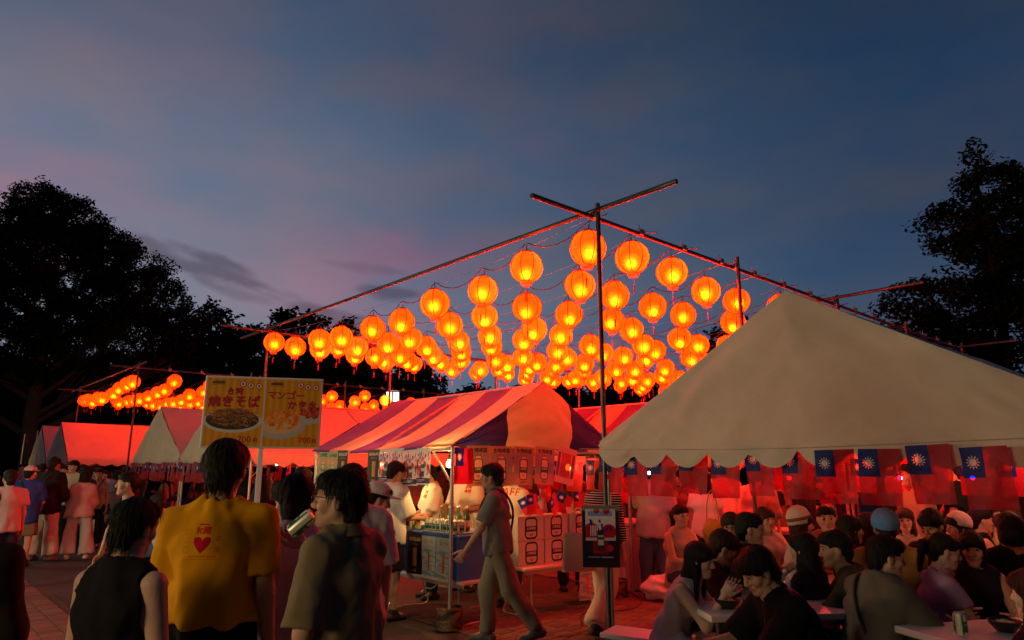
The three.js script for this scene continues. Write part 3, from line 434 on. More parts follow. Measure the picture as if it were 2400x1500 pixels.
[[-0.29, 'beer', 'tan beer poster by the bright corner bulb', 0.02], [0.04, 'beer', 'tan beer poster, second from the corner bulb', 0.0], [0.39, 'beer', 'tan beer poster, third from the corner bulb', -0.06], [0.73, 'beer', 'tan beer poster beside the tilted red poster', -0.08], [1.12, 'red', 'tilted red and orange poster under the white gable panel', -0.2]].forEach(([s, k, lab, tl]) => poster(s, 1.44, 1.85, SIDE, 0.33, 0.43, PM[k], lab, tl));

// ---------- placard on the post ----------
{
  const P = thing('framed_placard', 'black framed event placard fastened to the steel post', 'placard', at(-0.075, -0.055), D(-4));
  obj('frame', [box(0.34, 0.55, 0.025, 0.02, 1.0, 0.0, 0.006)], std([0.012, 0.011, 0.012], 0.35), P);
  obj('poster', new THREE.PlaneGeometry(0.275, 0.455).translate(0.02, 1.015, 0.0145), phys(0xffffff, 0.3, { map: TEX.placard, clearcoat: 0.6 }), P);
  for (const y of [1.22, 0.8]) obj('strap', rod([0.02, y, -0.03], [0.02, y + 0.02, -0.03], 0.04, 0.04, 12), std([0.5, 0.5, 0.5], 0.3), P);
  obj('crinkled_sleeve', sheet(12, 4, (u, k) => [lerp(-0.15, 0.19, u), 1.275 - k * 0.05 + 0.01 * noise(u * 9, k), 0.018 + 0.012 * noise(u * 12, k * 4, 5)]), phys([0.9, 0.9, 0.9], 0.08, { transmission: 0.8, thickness: 0, side: THREE.DoubleSide }), P);
}
// ---------- menu board held up on a pole ----------
{
  const M = thing('menu_board', 'yellow two panel food menu board on a white pole above the crowd', 'menu board', [-1.70, -0.0, -4.7], D(16));
  obj('board', box(0.765, 0.485, 0.02, 0, 1.985, 0, 0.004), std([0.8, 0.78, 0.76], 0.6), M);
  obj('menu_print', new THREE.PlaneGeometry(0.755, 0.475).translate(0, 1.985, 0.0125), std(0xffffff, 0.55, { map: TEX.menu }), M);
  obj('pole', box(0.034, 1.83, 0.025, 0.0, 0.925, -0.024, 0.004), std([0.75, 0.74, 0.74], 0.5), M);
  obj('foot', box(0.4, 0.04, 0.4, 0, 0.028, -0.024, 0.01), std([0.1, 0.1, 0.1], 0.7), M);
}
// ---------- stall furniture ----------
const steel = std([0.62, 0.6, 0.56], 0.3, { metalness: 0.85 }), tableTop = std([0.62, 0.57, 0.5], 0.5), cardboard = std(0xffffff, 0.9, { map: dataTex(128, 128, (u, w) => { const n = 118 + 8 * tn(u, w, 6) + 5 * Math.sin(w * 128) + 6 * (rnd() - 0.5); return [n * 1.25, n * 0.93, n * 0.62]; }), bumpMap: grit, bumpScale: 0.001 });
function foldTable(label, s, t, turn, L, Wd, h, topMat = tableTop, group) {
  const T = thing('folding_table', label, 'table', at(s, t), turn, group);
  obj('top', box(L, 0.032, Wd, 0, h - 0.016, 0, 0.008), topMat, T);
  obj('apron', [box(L - 0.06, 0.04, 0.016, 0, h - 0.054, Wd / 2 - 0.04), box(L - 0.06, 0.04, 0.016, 0, h - 0.054, -Wd / 2 + 0.04)], steel, T);
  for (const x of [-1, 1]) { obj('leg', tube([[x * (L / 2 - 0.14), h - 0.04, Wd / 2 - 0.06], [x * (L / 2 - 0.14), 0.2, Wd / 2 - 0.06], [x * (L / 2 - 0.12), 0.03, Wd / 2 - 0.01], [x * (L / 2 - 0.12), 0.022, 0], [x * (L / 2 - 0.12), 0.03, -Wd / 2 + 0.01], [x * (L / 2 - 0.14), 0.2, -Wd / 2 + 0.06], [x * (L / 2 - 0.14), h - 0.04, -Wd / 2 + 0.06]], 0.011, 40, 7), steel, T); obj('brace', tube([[x * (L / 2 - 0.14), h * 0.42, Wd / 2 - 0.06], [x * (L / 2 - 0.3), h * 0.46, Wd / 2 - 0.06], [x * L / 6, h - 0.07, Wd / 2 - 0.06]], 0.006, 16, 5), steel, T); }
  return T;
}
// tub table along the lane side
foldTable('low folding table under the blue drinks tub', -0.2, 2.2, D(222 - 90), 1.5, 0.56, 0.46);
{
  const B = thing('drinks_tub', 'long blue plastic tub on the low table at the beer stall', 'tub', at(-0.2, 2.2, 0.464), TURN);
  const w = 1.36, d = 0.54, h = 0.44, blue = std([0.03, 0.13, 0.42], 0.4);
  obj('shell', [box(w - 0.06, 0.02, d - 0.06, 0, 0.011, 0), box(w, h, 0.018, 0, h / 2, d / 2), box(w, h, 0.018, 0, h / 2, -d / 2), box(0.018, h, d - 0.02, w / 2 - 0.01, h / 2, 0), box(0.018, h, d - 0.02, -w / 2 + 0.01, h / 2, 0)], blue, B);
  obj('rim', [box(w + 0.06, 0.03, 0.05, 0, h, d / 2 + 0.014, 0.01), box(w + 0.06, 0.03, 0.05, 0, h, -d / 2 - 0.014, 0.01), box(0.05, 0.03, d - 0.03, w / 2 + 0.005, h, 0, 0.01), box(0.05, 0.03, d - 0.03, -w / 2 - 0.005, h, 0, 0.01)], blue, B);
  const ice = obj('melted_ice', box(w - 0.06, 0.02, d - 0.06, 0, h * 0.72, 0), phys([0.5, 0.6, 0.7], 0.1, { transmission: 0.5, thickness: 0.1 }), B);
  const S = tag(obj('serving_board', box(0.6, 0.016, 0.62, 0, 0.008, 0, 0.004), std([0.25, 0.3, 0.4], 0.5)), 'flat board lying across the blue tub under the row of cans', 'board'); S.position.set(...at(-0.2, 1.86, 0.921)); S.rotation.y = TURN;
}
const canSide = std(0xffffff, 0.3, { map: TEX.can, metalness: 0.3 }), canTop = std([0.75, 0.75, 0.73], 0.25, { metalness: 0.9 });
const canGeo = lathe([[0.026, 0.006], [0.0325, 0.014], [0.0325, 0.105], [0.0265, 0.118]], 20), canEnds = lathe([[0, 0.114], [0.024, 0.114], [0.0272, 0.12], [0.0262, 0.117]], 16), canBase = lathe([[0, 0.008], [0.022, 0.006], [0.026, 0.006]], 16);
function can(p, label, group, q) { const C = thing('beer_can', label, 'can', p, rnd(6.28), group); obj('side', canGeo, canSide, C); obj('lid', canEnds, canTop, C); obj('base', canBase, canTop, C); if (q) C.quaternion.copy(q); return C; }
for (let k = 0; k < 9; k++) for (let j = 0; j < 2; j++) can(at(-0.46 + j * 0.07, 2.12 - k * 0.068, 0.938), j ? 'beer can in the back line on the blue tub' : 'beer can in the front line on the blue tub', j ? 'back line of cans on the tub' : 'front line of cans on the tub');
can(at(-0.47, 2.42, 0.922), 'single beer can standing alone on the blue tub rim');
poster(-0.5, 2.78, 0.9, FRONT, 0.26, 0.4, PM.maltGold, 'yellow whisky poster on the end of the blue tub', -0.04, 0.05);
poster(-0.5, 2.3, 0.88, FRONT, 0.26, 0.42, PM.malt, 'dark whisky poster with gold lettering on the blue tub');
poster(-0.5, 2.03, 0.88, FRONT, 0.27, 0.42, PM.aqua, 'pale green watery poster behind the tent leg');
poster(-0.5, 1.75, 0.88, FRONT, 0.27, 0.42, PM.aqua, 'pale watery poster with orange bar on the blue tub');
// carton table on the gable side
foldTable('folding table carrying the stacked beer cartons', 1.02, 1.55, STRIPED, 1.5, 0.5, 0.54);
const cartonFace = std(0xffffff, 0.75, { map: TEX.carton }), cartonSide = std([0.45, 0.4, 0.35], 0.8);
for (let r = 0; r < 2; r++) for (let k = 0; k < 4; k++) {
  const C = thing('beer_carton', `white beer carton with rounded label, ${r ? 'upper' : 'lower'} layer, ${['first', 'second', 'third', 'fourth'][k]} from the lane`, 'carton', at(0.5 + k * 0.412, 1.45 + rnd(-0.01, 0.01), 0.542 + r * 0.268), STRIPED + rnd(-0.03, 0.03), 'stacked beer cartons');
  obj('carton', box(0.4, 0.264, 0.26, 0, 0.133, 0.13, 0.003), cartonSide, C); obj('printed_face', new THREE.PlaneGeometry(0.394, 0.258).rotateY(Math.PI).translate(0, 0.133, -0.002), cartonFace, C);
}
for (let k = 0; k < 3; k++) for (let j = 0; j < 2; j++) { const o = obj('paper_flag', sheet(6, 6, (u, q) => [(u - 0.5) * 0.2, 0.02 + q * 0.22, 0.02 * Math.sin(u * 4 + k)], (u, q) => [u, q]), std(0xffffff, 0.6, { map: TEX.flag, side: THREE.DoubleSide })); o.position.set(...at(0.5 + k * 0.4 + j * 0.1, 1.42 + j * 0.08, 1.078)); o.rotation.set(0, SIDE + rnd(-0.7, 0.7), rnd(-0.5, 0.5)); tag(o, 'small paper flag standing on top of the beer cartons', 'flag', 'paper flags on the cartons'); }
poster(1.22, 1.25, 0.56, SIDE, 0.28, 0.44, PM.aqua, 'pale poster hanging under the cartons, nearer the lane', -0.03);
poster(1.55, 1.25, 0.57, SIDE, 0.28, 0.44, PM.aqua, 'pale poster with orange bar hanging under the cartons by the post', -0.1);
// brown cartons stacked inside the stall
for (let i = 0; i < 3; i++) for (let j = 0; j < 3; j++) { const C = thing('brown_carton', `plain brown carton in the stall stack, ${['bottom', 'middle', 'top'][j]} layer, ${['first', 'second', 'third'][i]} from the lane`, 'carton', at(1.05 + i * 0.42, 3.6 + rnd(-0.04, 0.04), 0.01 + j * 0.37), STRIPED + rnd(-0.06, 0.06), 'brown cartons in the stall'); obj('carton', box(0.4, 0.365, 0.36, 0, 0.183, 0, 0.004), cardboard, C); obj('tape', box(0.402, 0.02, 0.05, 0, 0.358, 0), std([0.45, 0.33, 0.18], 0.3), C); }
// leg weight: a filled drum
for (const [s, t, lab] of [[-0.56, 1.55, 'rusty filled drum weighing down the front leg of the striped stall'], [2.1, 1.55, 'brown filled drum weighing down the leg behind the steel post']]) {
  const W = thing('drum_weight', lab, 'weight', at(s, t), rnd(6));
  obj('drum', lathe([[0, 0.01], [0.13, 0.01], [0.135, 0.02], [0.132, 0.09], [0.138, 0.1], [0.132, 0.11], [0.132, 0.2], [0.14, 0.215], [0.134, 0.225], [0.128, 0.2]], 28), std(0xffffff, 0.65, { map: dataTex(256, 64, (u, w) => { const k = tn(u, w, 7) + 0.6 * tn(u, w, 26, 3); return k > 0.05 ? [120, 92, 66] : k > -0.2 ? [84, 58, 40] : [46, 36, 32]; }), metalness: 0.25 }), W);
  obj('concrete_fill', lathe([[0.03, 0.2], [0.129, 0.196]], 28), std([0.3, 0.26, 0.22], 0.95, { bumpMap: grit, bumpScale: 0.006 }), W);
}
// fridge, crate on stool, plastic sack, far tables
{
  const F = thing('chest_fridge', 'white chest fridge standing behind the placard', 'fridge', at(2.75, 1.9), STRIPED); obj('cabinet', box(0.9, 0.82, 0.6, 0, 0.43, 0, 0.02), std([0.62, 0.6, 0.58], 0.4), F); obj('lid', box(0.92, 0.05, 0.62, 0, 0.87, 0, 0.012), std([0.55, 0.53, 0.5], 0.4), F); obj('handle', box(0.3, 0.02, 0.03, 0, 0.85, -0.32, 0.006), steel, F);
  const K = thing('wooden_crate', 'orange wooden crate on a low stool beside the fridge', 'crate', at(3.05, 1.4, 0.452), D(38)); const wood = std(0xffffff, 0.8, { map: dataTex(128, 128, (u, w) => { const n = 120 + 30 * tn(u * 0.2, w, 14) + 10 * tn(u, w, 40, 3); return [n * 1.3, n * 0.85, n * 0.45]; }) });
  for (let k = 0; k < 3; k++) for (const z of [-0.17, 0.17]) obj('slat', box(0.46, 0.045, 0.012, 0, 0.03 + k * 0.055, z), wood, K); for (const x of [-0.225, 0.225]) obj('end_board', box(0.012, 0.16, 0.33, x, 0.085, 0), wood, K); for (let k = 0; k < 4; k++) obj('lid_board', box(0.46, 0.012, 0.08, 0, 0.172, -0.128 + k * 0.086), wood, K); obj('floor_board', box(0.44, 0.01, 0.32, 0, 0.006, 0), wood, K);
  const S = thing('low_stool', 'thin legged stool under the orange crate', 'stool', at(3.05, 1.4), D(38)); obj('seat', box(0.5, 0.025, 0.38, 0, 0.437, 0, 0.006), wood, S); for (const x of [-0.2, 0.2]) for (const z of [-0.15, 0.15]) obj('leg', rod([x * 1.1, 0.024, z * 1.1], [x, 0.428, z], 0.009), steel, S);
  const G = new THREE.SphereGeometry(1, 40, 24), p = G.attributes.position; for (let i = 0; i < p.count; i++) { const q = new V3().fromBufferAttribute(p, i), f = 1 + 0.3 * noise(q.x * 2, q.y * 2, q.z * 2) + 0.1 * noise(q.x * 7, q.y * 7, q.z * 7); q.multiplyScalar(f); p.setXYZ(i, q.x * 0.24, Math.max(-0.02, q.y * 0.16 + 0.12), q.z * 0.18); } G.computeVertexNormals();
  const sack = obj('plastic_sack', G, phys([0.75, 0.7, 0.7], 0.4, { transmission: 0.2, thickness: 0 })); sack.position.set(...at(2.3, 1.0, 0.03)); tag(sack, 'crumpled white plastic sack on the paving beside the fridge', 'sack');
}
for (const [s, t, a, lab] of [[5.2, 1.0, 0, 'white table in the red light behind the orange crate'], [6.4, -0.6, 0, 'white table deep under the diners tent'], [4.6, -2.6, 1.2, 'white table behind the row of large flags'], [1.0, 9.0, 0, 'table under the tent behind the menu board'], [1.2, 12.4, 0, 'table under the cream tent with the grey slope'], [-0.2, 10.6, 0, 'red clothed table beside the woman with the paper bag']]) foldTable(lab, s, t, TURN + a, 1.7, 0.5, 0.72, std([0.68, 0.62, 0.56], 0.5));
// goods on the counters
const glassM = phys([0.25, 0.4, 0.2], 0.08, { transmission: 0.8, thickness: 0, side: THREE.DoubleSide }), bottleGeo = lathe([[0, 0.002], [0.03, 0.002], [0.031, 0.01], [0.031, 0.14], [0.012, 0.2], [0.012, 0.25]], 20), bandGeo = lathe([[0.0318, 0.05], [0.0318, 0.12]], 20), stopGeo = lathe([[0.0135, 0.245], [0.0135, 0.26], [0, 0.26]], 12);
for (let k = 0; k < 7; k++) { const B = thing('beer_bottle', 'green glass beer bottle standing behind the cans on the tub', 'bottle', at(-0.3 + (k % 2) * 0.08, 2.08 - k * 0.075, 0.938), rnd(6), 'bottles behind the cans'); obj('glass', bottleGeo, glassM, B); obj('paper_label', bandGeo, std([0.7, 0.66, 0.5], 0.6), B); obj('crown_cap', stopGeo, canTop, B); }
for (let k = 0; k < 3; k++) { const S = thing('cup_stack', ['tall stack of clear cups by the lone can', 'short stack of clear cups on the tub rim', 'stack of clear cups on the cartons'][k], 'cups', k < 2 ? at(-0.12 + k * 0.16, 1.98 - k * 0.1, 0.938) : at(1.4, 1.62, 1.08)); for (let j = 0; j < 5 - k; j++) obj('cup', lathe([[0, 0.002 + j * 0.02], [0.028, 0.002 + j * 0.02], [0.04, 0.11 + j * 0.02], [0.042, 0.112 + j * 0.02]], 18), phys([0.85, 0.85, 0.85], 0.1, { transmission: 0.85, thickness: 0, side: THREE.DoubleSide }), S); }
for (let k = 0; k < 4; k++) { const o = obj('price_card', box(0.11, 0.075, 0.004, 0, 0.0385, 0), std([[0.7, 0.62, 0.2], [0.68, 0.66, 0.62], [0.6, 0.1, 0.08], [0.66, 0.64, 0.6]][k], 0.6)); o.position.set(...(k < 2 ? at(-0.47, 2.3 - k * 0.5, 0.94) : at(0.62 + (k - 2) * 0.5, 1.42, 1.079))); o.rotation.set(-0.25, k < 2 ? FRONT : SIDE, 0, 'YXZ'); tag(o, ['small yellow card on the tub rim', 'small white card on the tub rim', 'small red card on the cartons', 'small white card on the cartons'][k], 'card'); }
{ const g = [], C = thing('extension_lead', 'dark power cord lying across the paving from the fridge', 'lead'); obj('cord', tube([at(2.5, 1.7, 0.03), at(2.0, 1.1, 0.026), at(1.5, 0.9, 0.026), at(1.0, 1.1, 0.026), at(0.5, 0.7, 0.026)], 0.006, 40, 5), wireMat, C); }
{ // plain red heart hanging among the lanterns
  const s = new THREE.Shape(); s.moveTo(0, -0.16); s.bezierCurveTo(-0.2, -0.02, -0.2, 0.14, -0.09, 0.14); s.bezierCurveTo(-0.03, 0.14, 0, 0.1, 0, 0.07); s.bezierCurveTo(0, 0.1, 0.03, 0.14, 0.09, 0.14); s.bezierCurveTo(0.2, 0.14, 0.2, -0.02, 0, -0.16);
  const H = thing('heart_ornament', 'small red heart shaped ornament hanging among the lanterns', 'ornament', at(6.2, 2.6, 3.42), TURN + 0.9); obj('heart', new THREE.ExtrudeGeometry(s, { depth: 0.05, bevelEnabled: true, bevelSize: 0.03, bevelThickness: 0.05, bevelSegments: 4, curveSegments: 14 }).translate(0, 0, -0.025), phys([0.75, 0.02, 0.02], 0.6, { transmission: 0.4, thickness: 0 }), H); obj('cord', rod([0, 0.1, 0], [0, 0.45, 0], 0.003, 0.003, 5), wireMat, H); obj('tassel', rod([0, -0.19, 0], [0, -0.32, 0], 0.006, 0.004, 6), tasselMat, H);
}
// ---------- figures: distance fields of tapered limbs, meshed with surface nets ----------
const sub3 = (a, b) => [a[0] - b[0], a[1] - b[1], a[2] - b[2]], add3 = (a, b, k = 1) => [a[0] + b[0] * k, a[1] + b[1] * k, a[2] + b[2] * k], len3 = (a) => Math.hypot(a[0], a[1], a[2]), nrm = (a) => { const l = len3(a) || 1; return [a[0] / l, a[1] / l, a[2] / l]; }, dot3 = (a, b) => a[0] * b[0] + a[1] * b[1] + a[2] * b[2], cross3 = (a, b) => [a[1] * b[2] - a[2] * b[1], a[2] * b[0] - a[0] * b[2], a[0] * b[1] - a[1] * b[0]];
const CAP = (a, b, ra, rb = ra, o = {}) => ({ t: 0, a, ba: sub3(b, a), bb: Math.max(1e-9, dot3(sub3(b, a), sub3(b, a))), ra, rb, b, ...o });
const ELL = (c, r, o = {}) => ({ t: 1, c, r, ...o });
const CUT = (n, p, o = {}) => ({ t: 2, n: nrm(n), d: dot3(nrm(n), p), cut: true, ...o });   // keeps the side that n points away from
function pd(p, x, y, z) {
  if (p.t === 0) {
    const px = x - p.a[0], py = y - p.a[1], pz = z - p.a[2], h = clamp((px * p.ba[0] + py * p.ba[1] + pz * p.ba[2]) / p.bb);
    let qx = px - p.ba[0] * h, qy = py - p.ba[1] * h, qz = pz - p.ba[2] * h;
    if (p.w) { const s = qx * p.w[0] + qy * p.w[1] + qz * p.w[2], f = s * (1 / p.kx - 1); qx += p.w[0] * f; qy += p.w[1] * f; qz += p.w[2] * f; }
    let d = Math.sqrt(qx * qx + qy * qy + qz * qz) - (p.ra + (p.rb - p.ra) * h);
    if (p.clip) { const e = (x - p.clip[0]) * p.clip[3] + (y - p.clip[1]) * p.clip[4] + (z - p.clip[2]) * p.clip[5]; if (e > d) d = e; }
    return d;
  }
  if (p.t === 1) { const a = (x - p.c[0]) / p.r[0], b = (y - p.c[1]) / p.r[1], c = (z - p.c[2]) / p.r[2], k0 = Math.sqrt(a * a + b * b + c * c), k1 = Math.sqrt((a / p.r[0]) ** 2 + (b / p.r[1]) ** 2 + (c / p.r[2]) ** 2); return k1 < 1e-6 ? -Math.min(...p.r) : k0 * (k0 - 1) / k1; }
  return x * p.n[0] + y * p.n[1] + z * p.n[2] - p.d;
}
function field(P, k0, x, y, z) {
  let d = 1e9;
  for (let i = 0; i < P.length; i++) {
    const p = P[i], k = p.k ?? k0; let e = pd(p, x, y, z);
    if (p.cut || p.sub) { if (p.sub) e = -e; const h = clamp(0.5 - 0.5 * (d - e) / (p.k ?? 0.004)); d = d + (e - d) * h + (p.k ?? 0.004) * h * (1 - h); }
    else if (d > 1e8) d = e; else { const h = clamp(0.5 + 0.5 * (d - e) / k); d = d + (e - d) * h - k * h * (1 - h); }
  }
  return d;
}
function meshField(P, cell, k0 = 0.02, disp = null) {
  const lo = [1e9, 1e9, 1e9], hi = [-1e9, -1e9, -1e9];
  for (const p of P) { if (p.cut || p.sub) continue; for (let q = 0; q < 3; q++) { const m = p.t === 0 ? Math.max(p.ra, p.rb) * (p.kx || 1) : p.r[q]; lo[q] = Math.min(lo[q], (p.t ? p.c[q] : Math.min(p.a[q], p.b[q])) - m); hi[q] = Math.max(hi[q], (p.t ? p.c[q] : Math.max(p.a[q], p.b[q])) + m); } }
  const amp = disp ? 0.014 : 0.001, pad = 0.02 + cell * 2, S = 16, n = [0, 1, 2].map((q) => Math.ceil((hi[q] - lo[q] + 2 * pad) / cell / S) * S), o = lo.map((a) => a - pad);
  const nx = n[0] + 1, ny = n[1] + 1, nz = n[2] + 1, F = new Float32Array(nx * ny * nz).fill(NaN), act = [], ix = (i, j, k) => (k * ny + j) * nx + i;
  const walk = (bi, bj, bk, B, C) => {   // halve blocks, dropping those the surface cannot cross
    const cx = o[0] + (bi + B / 2) * cell, cy = o[1] + (bj + B / 2) * cell, cz = o[2] + (bk + B / 2) * cell, hd = B * cell * 0.867;
    if (Math.abs(field(C, k0, cx, cy, cz)) > hd * 1.12 + amp) return;
    if (B === 2) {
      act.push([bi, bj, bk]);
      for (let k = bk; k <= bk + 2; k++) for (let j = bj; j <= bj + 2; j++) for (let i = bi; i <= bi + 2; i++) { const q = ix(i, j, k); if (F[q] === F[q]) continue; const x = o[0] + i * cell, y = o[1] + j * cell, z = o[2] + k * cell; let d = field(C, k0, x, y, z); if (disp && d < 0.03 && d > -0.03) d += disp(x, y, z); F[q] = d; }
      return;
    }
    let dm = 1e9; const ds = C.map((p) => { const e = pd(p, cx, cy, cz); if (!p.cut && !p.sub && e < dm) dm = e; return e; });
    const N = C.filter((p, q) => p.cut || (p.sub ? ds[q] < hd + 0.06 : ds[q] < dm + 2 * hd + k0 * 2 + 0.02)), h = B / 2;
    for (let k = 0; k < 2; k++) for (let j = 0; j < 2; j++) for (let i = 0; i < 2; i++) walk(bi + i * h, bj + j * h, bk + k * h, h, N);
  };
  for (let bk = 0; bk < n[2]; bk += S) for (let bj = 0; bj < n[1]; bj += S) for (let bi = 0; bi < n[0]; bi += S) walk(bi, bj, bk, S, P);
  const V = new Int32Array(nx * ny * nz).fill(-1), pos = [], tri = [];
  const eachCell = (f) => { for (const [bi, bj, bk] of act) for (let k = bk; k < bk + 2; k++) for (let j = bj; j < bj + 2; j++) for (let i = bi; i < bi + 2; i++) f(i, j, k); };
  const cor = [0, 1, nx, nx + 1, nx * ny, nx * ny + 1, nx * ny + nx, nx * ny + nx + 1], E = [[0, 1], [2, 3], [4, 5], [6, 7], [0, 2], [1, 3], [4, 6], [5, 7], [0, 4], [1, 5], [2, 6], [3, 7]];
  eachCell((i, j, k) => {
    const b = ix(i, j, k); let m = 0; for (let q = 0; q < 8; q++) if (F[b + cor[q]] < 0) m |= 1 << q; if (m === 0 || m === 255) return;
    let x = 0, y = 0, z = 0, c = 0; for (const [p, q] of E) { const a = F[b + cor[p]], d = F[b + cor[q]]; if ((a < 0) === (d < 0)) continue; const t = a / (a - d); x += (p & 1) + t * ((q & 1) - (p & 1)); y += (p >> 1 & 1) + t * ((q >> 1 & 1) - (p >> 1 & 1)); z += (p >> 2) + t * ((q >> 2) - (p >> 2)); c++; }
    V[b] = pos.length / 3; pos.push(o[0] + (i + x / c) * cell, o[1] + (j + y / c) * cell, o[2] + (k + z / c) * cell);
  });
  const quad = (a, b, c, d, f) => { if (a < 0 || b < 0 || c < 0 || d < 0) return; if (f) tri.push(a, b, c, a, c, d); else tri.push(a, c, b, a, d, c); };
  eachCell((i, j, k) => {
    const b = ix(i, j, k), s = F[b] < 0;
    if (j && k && (F[b + 1] < 0) !== s) quad(V[ix(i, j - 1, k - 1)], V[ix(i, j, k - 1)], V[b], V[ix(i, j - 1, k)], s);
    if (i && k && (F[b + nx] < 0) !== s) quad(V[ix(i - 1, j, k - 1)], V[ix(i - 1, j, k)], V[b], V[ix(i, j, k - 1)], s);
    if (i && j && (F[b + nx * ny] < 0) !== s) quad(V[ix(i - 1, j - 1, k)], V[ix(i, j - 1, k)], V[b], V[ix(i - 1, j, k)], s);
  });
  const g = new THREE.BufferGeometry(); g.setAttribute('position', new THREE.Float32BufferAttribute(pos, 3)); g.setIndex(tri); g.computeVertexNormals(); return g;
}
// ----- head, hair, hats and hands, each in its own axes and made once per size -----
const made = {}; const once = (k, f) => made[k] ||= f();
const mir = (f) => [f(1), f(-1)];
const headPrims = () => [ELL([0, 0.035, -0.012], [0.073, 0.085, 0.094]), CAP([0, 0, 0.02], [0, -0.085, 0.048], 0.062, 0.034, { w: [1, 0, 0], kx: 1.1 }), ...mir((s) => CAP([0.046 * s, -0.045, 0], [0.018 * s, -0.09, 0.05], 0.022, 0.018)), ...mir((s) => CAP([0.037 * s, -0.025, 0.052], [0.037 * s, -0.024, 0.052], 0.028)), CAP([-0.038, 0.03, 0.071], [0.038, 0.03, 0.071], 0.014),
  ...mir((s) => ({ ...ELL([0.031 * s, 0.011, 0.1], [0.02, 0.012, 0.018]), sub: true, k: 0.012 })), ...mir((s) => ELL([0.031 * s, 0.01, 0.072], [0.0145, 0.0135, 0.0145], { k: 0.003 })),
  CAP([0, 0.018, 0.082], [0, -0.026, 0.101], 0.009, 0.0135, { k: 0.012 }), ...mir((s) => CAP([0.012 * s, -0.031, 0.09], [0.012 * s, -0.031, 0.09], 0.0095, 0.0095, { k: 0.008 })),
  CAP([-0.019, -0.057, 0.081], [0.019, -0.057, 0.081], 0.0075, 0.0075, { k: 0.008 }), CAP([-0.015, -0.068, 0.08], [0.015, -0.068, 0.08], 0.008, 0.008, { k: 0.006 }), CAP([0, -0.094, 0.066], [0, -0.094, 0.066], 0.019, 0.019, { k: 0.02 }),
  ...mir((s) => ELL([0.077 * s, -0.006, -0.008], [0.011, 0.032, 0.019], { k: 0.008 })), CAP([0, -0.05, -0.018], [0, -0.17, -0.036], 0.05, 0.055, { k: 0.03 })];
function headGeo(cell) {
  return once('head' + cell, () => {
    const g = meshField(headPrims(), cell, 0.018), p = g.attributes.position, c = new Float32Array(p.count * 3).fill(1);
    for (let i = 0; i < p.count; i++) {
      const x = Math.abs(p.getX(i)), y = p.getY(i), z = p.getZ(i); let m = [1, 1, 1];
      if (z > 0.06 && ((x - 0.031) / 0.0155) ** 2 + ((y - 0.01) / 0.0085) ** 2 < 1) m = Math.abs(x - 0.031) < 0.0075 ? [0.05, 0.045, 0.045] : [0.9, 0.95, 1.05];
      else if (z > 0.055 && ((x - 0.032) / 0.021) ** 2 + ((y - 0.033 + (x - 0.03) ** 2 * 4) / 0.0052) ** 2 < 1) m = [0.12, 0.1, 0.1];
      else if (z > 0.06 && (x / 0.024) ** 2 + ((y + 0.0625) / 0.0115) ** 2 < 1) m = [0.82, 0.5, 0.5];
      c.set(m, i * 3);
    }
    g.setAttribute('color', new THREE.BufferAttribute(c, 3)); return g;
  });
}
